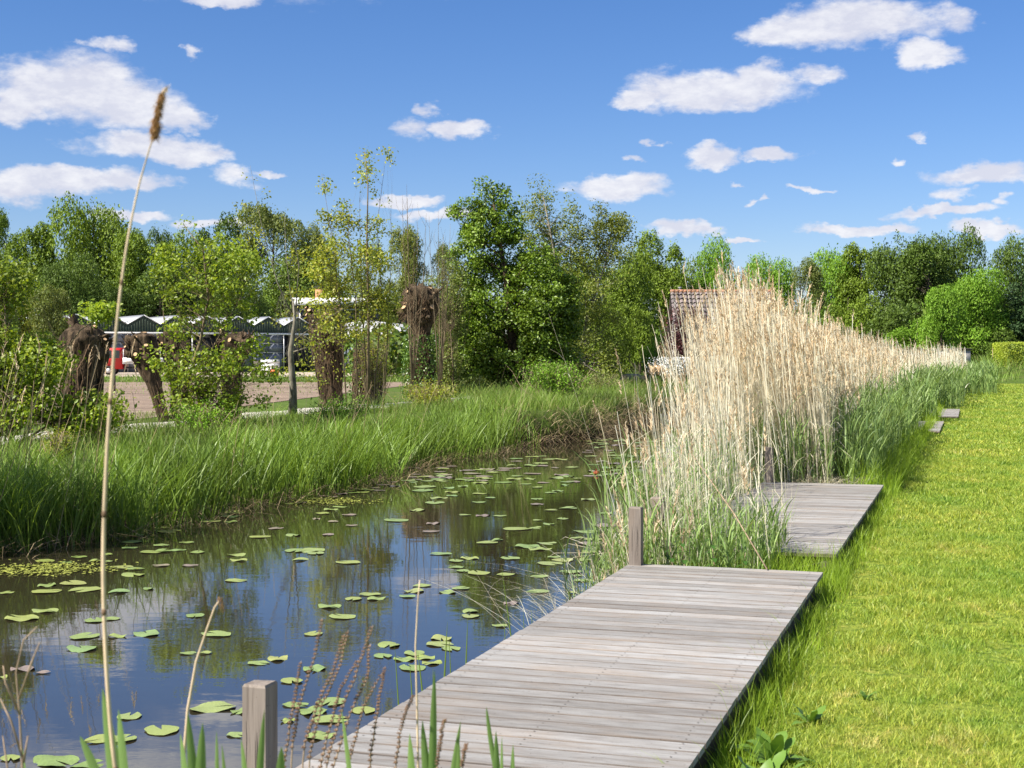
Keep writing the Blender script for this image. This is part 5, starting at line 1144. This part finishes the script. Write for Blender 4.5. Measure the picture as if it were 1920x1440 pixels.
# clipped hedge, bucket stand, stakes at the end of the lawn
def hedge(px0, px1, topy, Y, dep, z0, mt, label):
    x0, x1 = (px0-960)/F*Y, (px1-960)/F*Y; zt = PX(0, topy, Y)[2]-z0; root = ob('clipped_hedge', None, label=label, cat='hedge', loc=(x0, Y, z0)); w = x1-x0; n = 9000; r = np.random.default_rng(int(px0))
    P = r.uniform(0, 1, (n, 3))*[w, dep, zt]; fc = r.integers(0, 4, n); P[fc == 0, 1] = 0; P[fc == 1, 2] = zt; P[fc == 2, 0] = 0; P[fc == 3, 1] *= .2; P += r.normal(0, .03, (n, 3))
    V, T = leaf_quads(P, .10, .2, r=r); ob('foliage', mesh_from('foliage', V, [T], M[mt]), root, kind='stuff')
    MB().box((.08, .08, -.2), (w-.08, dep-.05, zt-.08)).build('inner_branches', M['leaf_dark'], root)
hedge(1889, 1990, 643, 95, 3, .9, 'leaf_hedge', 'yellow green clipped hedge at the right edge of the photo')
hedge(1877, 1888.5, 644, 97, 3, .9, 'leaf_dark', 'dark clipped hedge end left of the yellow green hedge')
Y = 97; x = (1854-960)/F*Y; bs = ob('bucket_stand', None, label='low stand with blue rim and orange bucket where the mown lawn ends', cat='stand', loc=(x, Y, .0))
tp_ = MB().tube([(-.45, 0, .98), (-.2, 0, 1.12), (.15, 0, 1.12), (.42, 0, 1.05)], .05, 6).build('rim', M['blue_grey'], bs)
for xx in (-.4, .42): MB().box((xx-.05, -.05, -.1), (xx+.05, .05, 1.0)).build('leg', M['post'], bs)
MB().tube([(.1, -.1, .3), (.1, -.1, .75)], [.2, .26], 12).build('bucket', M['orange'], bs); bs.scale = (.62, .62, .55)
for k, (px, hh_, lab) in enumerate(((1873, 1.1, 'short grey stake just right of the bucket stand'), (1861, 2.2, 'thin tall pale cane rising beside the bucket stand'))):
    x = (px-960)/F*97; s_ = ob('stake', None, label=lab, cat='stake', loc=(x, 97, 0)); MB().tube([(0, 0, -.1), (0.01, 0, hh_)], [.05 if k == 0 else .02, .045 if k == 0 else .015], 6).build('pole', M['stalk'] if k else M['post'], s_)

# ------------------------------------------------------------------ plants beside the jetties
def leaf_blade(m, p, d, L, w, droop=.3, segs=8, cup=.15, wav=0, r=rng):
    """broad leaf with midrib fold: d = direction (unit), droops with length"""
    d = np.asarray(d, float); d /= np.linalg.norm(d); side = np.cross(d, [0, 0, 1.]); side /= np.linalg.norm(side)+1e-9; nrm = np.cross(side, d)
    V = []; ph = r.uniform(0, 6)
    for i in range(segs+1):
        u = i/segs; c = np.asarray(p)+d*L*u+np.array([0, 0, -1.])*droop*L*u*u; ww = w*math.sin(math.pi*min(1, u*.93+.07))**.7*(1 if u < 1 else .02)*.5
        q = wav*math.sin(u*14+ph)
        V += [c-side*ww+nrm*(cup*ww+q*ww), c, c+side*ww+nrm*(cup*ww-q*ww)]
    Q = []
    for i in range(segs): Q += [(i*3, i*3+1, i*3+4, i*3+3), (i*3+1, i*3+2, i*3+5, i*3+4)]
    m.add(V, Q)
def rosette(label, x, y, z, n, L, w, mt, name, cat, seed, el0=.5, el1=1.3, wav=.25):
    r = np.random.default_rng(seed); root = ob(name, None, label=label, cat=cat, loc=(x, y, z))
    for k in range(n):
        a = k*2.4+r.normal(0, .3); e = r.uniform(el0, el1); m = MB(); leaf_blade(m, (0, 0, 0), (math.cos(a)*math.cos(e), math.sin(a)*math.cos(e), math.sin(e)), L*r.uniform(.6, 1.1), w*r.uniform(.7, 1.1), r.uniform(.1, .6), wav=wav, r=r)
        m.build('leaf', M[mt], root, True)
for k, (t, s, n, L, lab) in enumerate(((5.75, -.80, 22, .30, 'broad leaved dock beside the nearest jetty, lowest of three on the lawn edge'), (6.25, -.82, 18, .26, 'dock plant pressed against the middle of the jetty side'), (7.0, -.74, 10, .17, 'smaller dock plant farther up the jetty side'), (7.6, -.52, 7, .10, 'little broad leaved weed in the lawn'))):
    x, y = W(t, s); rosette(lab, x, y, .0, n, L, L*.28, 'dock', 'dock_plant', 'dock plant', 30+k)
x, y = W(10.85, -2.83); rosette('large pale dock leaves left of the tall mooring post over the water', x, y, WATER+.05, 4, .55, .2, 'dock', 'dock_plant', 'dock plant', 50, 1.1, 1.45, .12)
def nettle(label, t, s, h, seed):
    r = np.random.default_rng(seed); x, y = W(t, s); z = float(gz(t, s)); root = ob('nettle', None, label=label, cat='nettle', group='nettles among the reeds', loc=(x, y, z)); h += -z
    lx = r.normal(0, .05); MB().tube([(0, 0, 0), (lx, 0, h*.5), (lx*2, .02, h)], [.004, .003, .002], 4).build('stem', M['stalk'], root)
    for k in range(9):
        u = .35+.65*k/9
        for sd in (0, math.pi):
            a = k*1.57+sd; m = MB(); leaf_blade(m, (lx*2*u, 0, h*u), (math.cos(a), math.sin(a), .15), .10*(1.15-u*.6), .055*(1.15-u*.6), .5, 5, r=r); m.build('leaf', M['nettle'], root, True)
for k, (t, s, h) in enumerate(((10.86, -2.02, .46), (10.92, -1.84, .42), (10.84, -2.1, .34), (10.88, -1.7, .28), (10.95, -2.2, .36))):
    nettle(['tallest dark nettle in the reeds behind the nearest jetty', 'second dark nettle, right of the tallest one', 'short nettle in front of the tallest one', 'small nettle nearest the lawn', 'small nettle deepest in the reeds'][k], t, s, h, 60+k)
x, y = W(11.0, -1.5); rosette('light green leafy weed at the far edge of the nearest jetty', x, y, -.05, 16, .2, .06, 'dock', 'leafy_weed', 'weed', 70, .6, 1.4)
# dark dead twig lying from the reeds on the jetty
a0 = np.array([*W(10.72, -1.45), DZ+.01]); a1 = np.array([*W(11.6, -2.2), 1.0]); m = MB(); m.tube([a0, a0*.6+a1*.4+[0, 0, .04], a1], [.006, .005, .003], 5)
for k in range(7): q = a0+(a1-a0)*(.3+.1*k); m.tube([q, q+[rng.normal(0, .08), 0, .1], q+[rng.normal(0, .15), 0, .2]], [.002, .0015, .001], 3, False)
m.build('dead_twig', M['stalk'], label='thin dark dead twig leaning from the reeds onto the far edge of the jetty', cat='twig')
# dead curled stems over the water left of the tall post
m = MB()
for k in range(10):
    p = np.array(G(1155+k*4, 1075-k*3, WATER)); p[2] += .05; q = np.array(PX(rng.uniform(1040, 1140), rng.uniform(985, 1050), p[1]+rng.uniform(-.2, .3)))
    m.tube([p, p*.6+q*.4+[0, 0, .08], q, q+[-.05, 0, -.03]], [.004, .003, .002, .001], 4, False)
m.build('dead_stem_spray', M['dry'], label='spray of thin dead stems leaning over the water left of the tall mooring post', cat='stems', kind='stuff')

# ------------------------------------------------------------------ foreground
def tall_reed():
    Y = 2.5; pts = [(238, 1600), (215, 1440), (203, 1330), (196, 1180), (192, 1060), (197, 900), (207, 740), (222, 560), (246, 400), (270, 310), (293, 240)]
    rad = .74*np.array([5.6, 5.4, 5.0, 5.2, 5.4, 4.8, 4.2, 3.6, 2.8, 2.1, 1.6])/F*Y
    root = ob('reed_stalk', None, label='single tall dry reed stalk with ragged brown head, closest plant to the camera', cat='reed', loc=((238-960)/F*Y, Y, -.3)); o3 = np.array(root.location)
    P = np.array([PX(a, b, Y+.002*i) for i, (a, b) in enumerate(pts)])-o3; P = np.vstack([[P[0][0], 0, -.1], P]); rad = np.concatenate([[rad[0]], rad])
    u = np.linspace(0, 1, len(P)); uu = np.linspace(0, 1, 60)
    Pi = np.stack([np.interp(uu, u, P[:, i]) for i in range(3)], -1); k = np.ones(9)/9
    Ps = Pi.copy(); 
    for i in range(3): Ps[4:-4, i] = np.convolve(Pi[:, i], k, 'valid')
    MB().tube(Ps, np.interp(uu, u, rad), 10).build('stem', M['dry_near'], root, True)
    for f in (.20, .40, .52, .64, .76):
        i = int(f*59); MB().tube([Ps[i]-[0, 0, .006], Ps[i]+[0, 0, .0], Ps[i]+[0, 0, .006]], np.array([1.02, 1.3, 1.02])*np.interp(uu[i], u, rad), 10).build('node', M['vine'], root, True)
    N = 2600; f = rng.random(N); hx = np.interp(f, [0, .15, .3, .42, .55, .68, .8, 1], [291, 290, 293, 291, 297, 297, 301, 304]); hy = np.interp(f, [0, .3, .5, .75, 1], [262, 240, 222, 200, 178])
    wd = np.interp(f, [0, .1, .2, .34, .42, .5, .6, .72, .85, 1], [1.5, 5, 8, 7.5, 4.5, 3, 4.5, 3, 4.8, 1.2])
    C0 = np.array([PX(a, b, Y) for a, b in zip(hx+rng.normal(0, .45, N)*wd, hy)])-o3; C0[:, 1] += rng.normal(0, .45, N)*wd/F*Y
    V, Q = blades(C0, rng.uniform(.004, .012, N), .0012, rng.uniform(0, TAU, N), rng.uniform(0, TAU, N), rng.uniform(.1, .8, N), .3, 2, .5, rng.uniform(.2, 2.0, N)); MB().add(V, Q).build('plume', M['plume_near'], root, kind='stuff')
    N = 120; f = rng.random(N); C0 = np.array([PX(303+f_*12, 178-f_*14, Y) for f_ in f])-o3+rng.normal(0, .002, (N, 3)); V, Q = blades(C0, .004, .001, rng.uniform(0, TAU, N), rng.uniform(0, TAU, N), .5, .3, 2, .5)
    MB().add(V, Q).build('plume_tip', M['dry_near'], root, kind='stuff')
    m = MB(); m.tube([PX(a, b, Y)-o3 for a, b in ((298, 225), (303, 180), (310, 168), (314, 163))], [.0012, .001, .0008, .0005], 5); m.build('tip_stem', M['vine'], root)
M['dry_near'] = leafmat('near_reed_stem', [(.60, .46, .30), (.66, .52, .35)], .05, .5, .4, .3, 9, gain=1); M['plume_near'] = leafmat('near_reed_plume', [(.20, .11, .055), (.34, .21, .11), (.45, .30, .16)], .3, .8, .1, .2, 8, gain=1)
M['fg_leaf'] = leafmat('foreground_leaf', [(.16, .28, .08), (.22, .34, .11), (.13, .24, .06)], .4, .4, .4, .15, 2, gain=1.15)
tall_reed()
def stem_plant(label, Y, pts, r0, r1, mt, name, cat, head=None, group=None):
    P = np.array([PX(a, b, Y) for a, b in pts]); o3 = P[0].copy(); root = ob(name, None, label=label, cat=cat, group=group, loc=tuple(o3)); P = P-o3; MB().tube(P, np.linspace(r0, r1, len(P)), 6).build('stem', M[mt], root, True)
    if head == 'droop':
        N = 160; f = rng.random(N); C0 = np.array([PX(pts[-1][0]+f_*7, pts[-1][1]+abs(f_)**2*26-3, Y) for f_ in f])-o3+rng.normal(0, .0018, (N, 3)); V, Q = blades(C0, .006, .0012, rng.uniform(0, TAU, N), rng.uniform(0, TAU, N), .5, .3, 2, .5, 1.2); MB().add(V, Q).build('plume', M['plume_near'], root, kind='stuff')
stem_plant('bent dry stalk with small drooping head, right of the tall reed stalk', 3.2, [(336, 1640), (343, 1440), (352, 1330), (368, 1240), (388, 1180), (402, 1140), (411, 1126)], .0042, .0018, 'dry_near', 'reed_stalk', 'reed', 'droop')
stem_plant('pale thin straight cane rising in front of the jetty edge', 3.6, [(782, 1660), (784, 1440), (782, 1330), (779, 1210), (784, 1120), (787, 1088)], .0036, .0014, 'dry_near', 'reed_stalk', 'reed')
# seed stalks (loosestrife) in front of the jetty
def seed_stalk(Y, pts, k, label):
    r = np.random.default_rng(k); P = np.array([PX(a, b, Y+.01*i*r.normal()) for i, (a, b) in enumerate(pts)]); o3 = P[0].copy(); root = ob('seed_stalk', None, label=label, cat='stalk', group='dead seed stalks in front of the jetty', loc=tuple(o3)); P = P-o3
    u = np.linspace(0, 1, len(P)); uu = np.linspace(0, 1, 16); Pi = np.stack([np.interp(uu, u, P[:, i]) for i in range(3)], -1)+r.normal(0, .0012, (16, 3))
    MB().tube(Pi, np.linspace(.0022, .0010, 16), 5).build('stem', M['stalk'], root)
    m = MB(); Lt = np.linalg.norm(P[-1]-P[0]); n = int(Lt*.8/.0125)
    for i in range(n):
        f = .25+.75*i/n; c = np.array([np.interp(f, uu, Pi[:, j]) for j in range(3)])
        for q in range(5):
            a = q*1.256+i; s = .0042*(1.1-f*.35)*r.uniform(.7, 1.2); d = np.array([math.cos(a), math.sin(a), .5]); e = c+d*s*.9
            m.add([e-[s, 0, 0], e+[s*.6, 0, s*.3], e+[0, s, s*.6], e+[0, -s, s*.3], e+[0, 0, s*1.3]], None, [(0, 1, 2), (0, 3, 1), (0, 2, 4), (2, 1, 4), (1, 3, 4), (3, 0, 4)])
    m.build('seed_capsules', M['seed'], root, kind='stuff')
SD = [([(545, 1560), (548, 1400), (562, 1320), (590, 1230), (604, 1160)], 'seed stalk farthest left, arching past the near mooring post'),
      ([(560, 1560), (570, 1400), (596, 1320), (628, 1250), (646, 1190)], 'seed stalk right of the near mooring post, upper tip over cluster of pads'),
      ([(575, 1560), (580, 1420), (600, 1330), (634, 1260), (652, 1182)], 'seed stalk nearly straight, second of the tall middle bunch'),
      ([(588, 1560), (600, 1440), (624, 1340), (640, 1290), (672, 1238)], 'seed stalk curving right in the middle bunch'),
      ([(600, 1560), (612, 1430), (640, 1340), (676, 1240), (700, 1172)], 'tallest seed stalk leaning right over the water'),
      ([(615, 1560), (622, 1450), (660, 1330), (690, 1270), (694, 1208)], 'seed stalk with its tip just above the jetty edge'),
      ([(680, 1580), (692, 1440), (705, 1350), (714, 1290), (722, 1250)], 'upright seed stalk crossing the jetty edge'),
      ([(735, 1580), (742, 1440), (752, 1370), (764, 1330), (776, 1304)], 'thin seed stalk left of the pale straight cane'),
      ([(820, 1580), (818, 1440), (824, 1400), (830, 1370), (834, 1348)], 'short seed stalk right of the pale straight cane'),
      ([(868, 1580), (866, 1440), (872, 1410), (876, 1395)], 'shortest seed stalk at the bottom edge over the planks'),
      ([(530, 1560), (533, 1440), (545, 1350), (556, 1290), (566, 1240)], 'seed stalk closest to the right face of the near mooring post'),
      ([(640, 1560), (650, 1450), (668, 1380), (684, 1320), (716, 1262)], 'seed stalk with side bend between middle bunch and jetty edge')]
for k, (pts, lab) in enumerate(SD): seed_stalk(3.3+.08*(k % 4), pts, k, lab)
# twiggy dead weed at the lower left corner
m = MB(); Y = 2.9
for pts in ([(40, 1600), (42, 1440), (36, 1330), (30, 1260), (44, 1200), (70, 1175)], [(42, 1420), (20, 1350), (0, 1310)], [(38, 1340), (10, 1280), (6, 1248)], [(44, 1430), (52, 1380), (20, 1400)], [(36, 1310), (60, 1240), (74, 1205)], [(20, 1500), (14, 1440), (5, 1380)]):
    m.tube([PX(a, b, Y) for a, b in pts], np.linspace(.003, .0012, len(pts)), 5)
m.build('dead_weed', M['stalk'], label='blurred dead branching weed in the bottom left corner', cat='weed')
# fresh leaves rising at the bottom edge
FL = [(2.6, (236, 1600), (150, 1380), 26, .2, 'wide arching green leaf left of the tall reed stalk foot'), (2.6, (226, 1600), (192, 1290), 34, 0, 'pale upright blade hugging the tall reed stalk'), (2.6, (236, 1600), (222, 1330), 30, 0, 'dark green blade just right of the tall reed stalk'),
      (2.9, (355, 1600), (338, 1375), 24, 0, 'left blade of the pale leaf tuft below the bent dry stalk'), (2.9, (372, 1600), (352, 1335), 26, 0, 'middle blade of the pale leaf tuft below the bent dry stalk'), (2.9, (372, 1600), (380, 1355), 30, 0, 'right broad blade of the pale leaf tuft'),
      (3.1, (408, 1600), (406, 1370), 12, 0, 'narrow blade between pale tuft and mooring post'), (3.1, (430, 1600), (416, 1395), 12, 0, 'short narrow blade left of the mooring post'), (3.0, (470, 1600), (452, 1385), 18, 0, 'blade overlapping the left side of the mooring post'),
      (3.0, (480, 1600), (496, 1330), 20, 0, 'bright blade standing before the face of the mooring post'), (3.0, (520, 1600), (528, 1400), 30, .1, 'broad leaf at the foot of the mooring post'), (3.2, (55, 1600), (40, 1390), 14, 0, 'dark blade in the bottom left corner'),
      (3.3, (668, 1600), (640, 1330), 14, 0, 'green blade crossing the corner of the jetty'), (3.4, (810, 1600), (815, 1255), 22, 0, 'tallest pale green blade over the planks'), (3.4, (822, 1600), (792, 1350), 24, .05, 'curving dark blade left of the tallest blade'),
      (3.4, (835, 1600), (864, 1352), 18, .0, 'blade leaning right of the tallest blade'), (3.4, (856, 1600), (860, 1380), 18, 0, 'mid blade in the right bottom tuft'), (3.5, (935, 1600), (930, 1370), 22, .0, 'pair blade left in the far right bottom tuft'),
      (3.5, (940, 1600), (941, 1380), 10, 0, 'thin blade in the far right bottom tuft'), (3.5, (958, 1600), (962, 1395), 16, 0, 'last short blade on the right over the planks'), (3.3, (775, 1600), (768, 1375), 24, 0, 'broad blade at the foot of the pale straight cane'),
      (3.5, (935, 1480), (912, 1325), 12, .1, 'thin arched blade tip over the planks')]
for k, (Y, a, b, w, bend, lab) in enumerate(FL):
    A = np.array(PX(*a, Y)); B = np.array(PX(*b, Y)); r = np.random.default_rng(k); root = None; V = []; segs = 10; fa = r.uniform(-.5, .5); S = np.array([math.cos(fa), math.sin(fa), 0])
    for i in range(segs+1):
        u = i/segs; c = A*(1-u)+B*u+np.array([(B[0]-A[0])*.5, 0, .16*bend*4])*u*(1-u)*(-1 if not bend else 1)*(1 if bend else .7); ww = w*.75/F*Y*.5*(math.sin(math.pi*(.12+.88*u))**.65 if u < 1 else .02)
        nn = np.array([-S[1], S[0], 0]); V += [c-S*ww+nn*ww*.35, c, c+S*ww+nn*ww*.35]
    V = np.array(V); base = V[1].copy(); Q = []
    for i in range(segs): Q += [(i*3, i*3+1, i*3+4, i*3+3), (i*3+1, i*3+2, i*3+5, i*3+4)]
    MB().add(V-base, Q).build('leaf_blade', M['fg_leaf'], None, True, label=lab, cat='leaf', group='fresh blades at the bottom edge', loc=tuple(base))
# rush spears rising from the water along the jetty edge
for k, (px, p_b, p_t) in enumerate(((585, 1305, 1210), (655, 1290, 1240), (722, 1280, 1225), (806, 1262, 1170), (866, 1250, 1190), (940, 1232, 1160), (752, 1272, 1250), (968, 1180, 1165), (996, 1160, 1145))):
    pass
def spear(px0, py0, px1, py1, w, lab):
    t_, _ = 0, 0; x, y, _ = G(px0, py0, -.2); A = np.array([x, y, WATER-.05]); B = np.array(PX(px1, py1, y)); V, Q = [], []; S = np.array([1, 0, 0])
    segs = 6
    for i in range(segs+1):
        u = i/segs; c = A*(1-u)+B*u; ww = w*.5*(1-u)**.6+.0004; V += [c-S*ww, c+[0, -ww*.5, 0], c+S*ww]
    V = np.array(V); b0 = V[1].copy()
    for i in range(segs): Q += [(i*3, i*3+1, i*3+4, i*3+3), (i*3+1, i*3+2, i*3+5, i*3+4)]
    MB().add(V-b0, Q).build('rush_spear', M['iris'], None, True, label=lab, cat='rush', group='rush spears along the left edge of the nearest jetty', loc=tuple(b0))
for (a, b, c, d, w, lab) in ((752, 1300, 740, 1210, .010, 'leaning rush spear, lowest along the jetty edge'), (778, 1285, 768, 1240, .010, 'short rush spear second from the bottom'), (800, 1275, 783, 1218, .014, 'dark rush spear leaning left over the lily cluster'), (829, 1262, 839, 1165, .015, 'tall bright rush spear before the lily cluster'),
     (848, 1250, 842, 1190, .009, 'thin rush spear right of the tall bright one'), (871, 1235, 877, 1160, .013, 'dark thick rush spear at mid jetty edge'), (967, 1180, 940, 1060, .010, 'long leaning rush spear over the dark reflection'), (951, 1190, 945, 1162, .008, 'tiny rush spear beside the long leaning one'),
     (985, 1167, 981, 1142, .008, 'small rush spear farther along the jetty'), (998, 1160, 997, 1142, .008, 'farthest small rush spear along the jetty'), (812, 1272, 812, 1250, .010, 'stub of a rush right at the jetty edge')): spear(a, b, c, d, w, lab)
# grass blades reaching over the planks from the lawn side
m = MB(); n = 60; t, s = scat(n, 5, 10.5, -1.06, -.95); P = place(t, s, .02)
V, Q = blades(P, rng.uniform(.12, .3, n), .005, LW+rng.normal(0, .6, n), rng.uniform(0, TAU, n), rng.uniform(.2, .9, n), rng.uniform(0, .6, n), 4, .7, rng.uniform(0, .3, n)); m.add(V, Q)
n = 40; t, s = scat(n, 11.75, 15, -2.2, -1.6); P = place(t, s, 0); V, Q = blades(P, rng.uniform(.3, .6, n), .006, rng.uniform(0, TAU, n), rng.uniform(0, TAU, n), rng.uniform(0, .3, n), rng.uniform(0, .4, n), 4, .7); m.add(V, Q)
stuff('overhanging_grass', m, M['tuft'], 'single grass blades reaching over the jetty planks', 'grass')
print('tris', sum(sum(len(p.vertices)-2 for p in me.polygons) if len(me.polygons) < 2000 else len(me.loops)-2*len(me.polygons) for me in bpy.data.meshes))
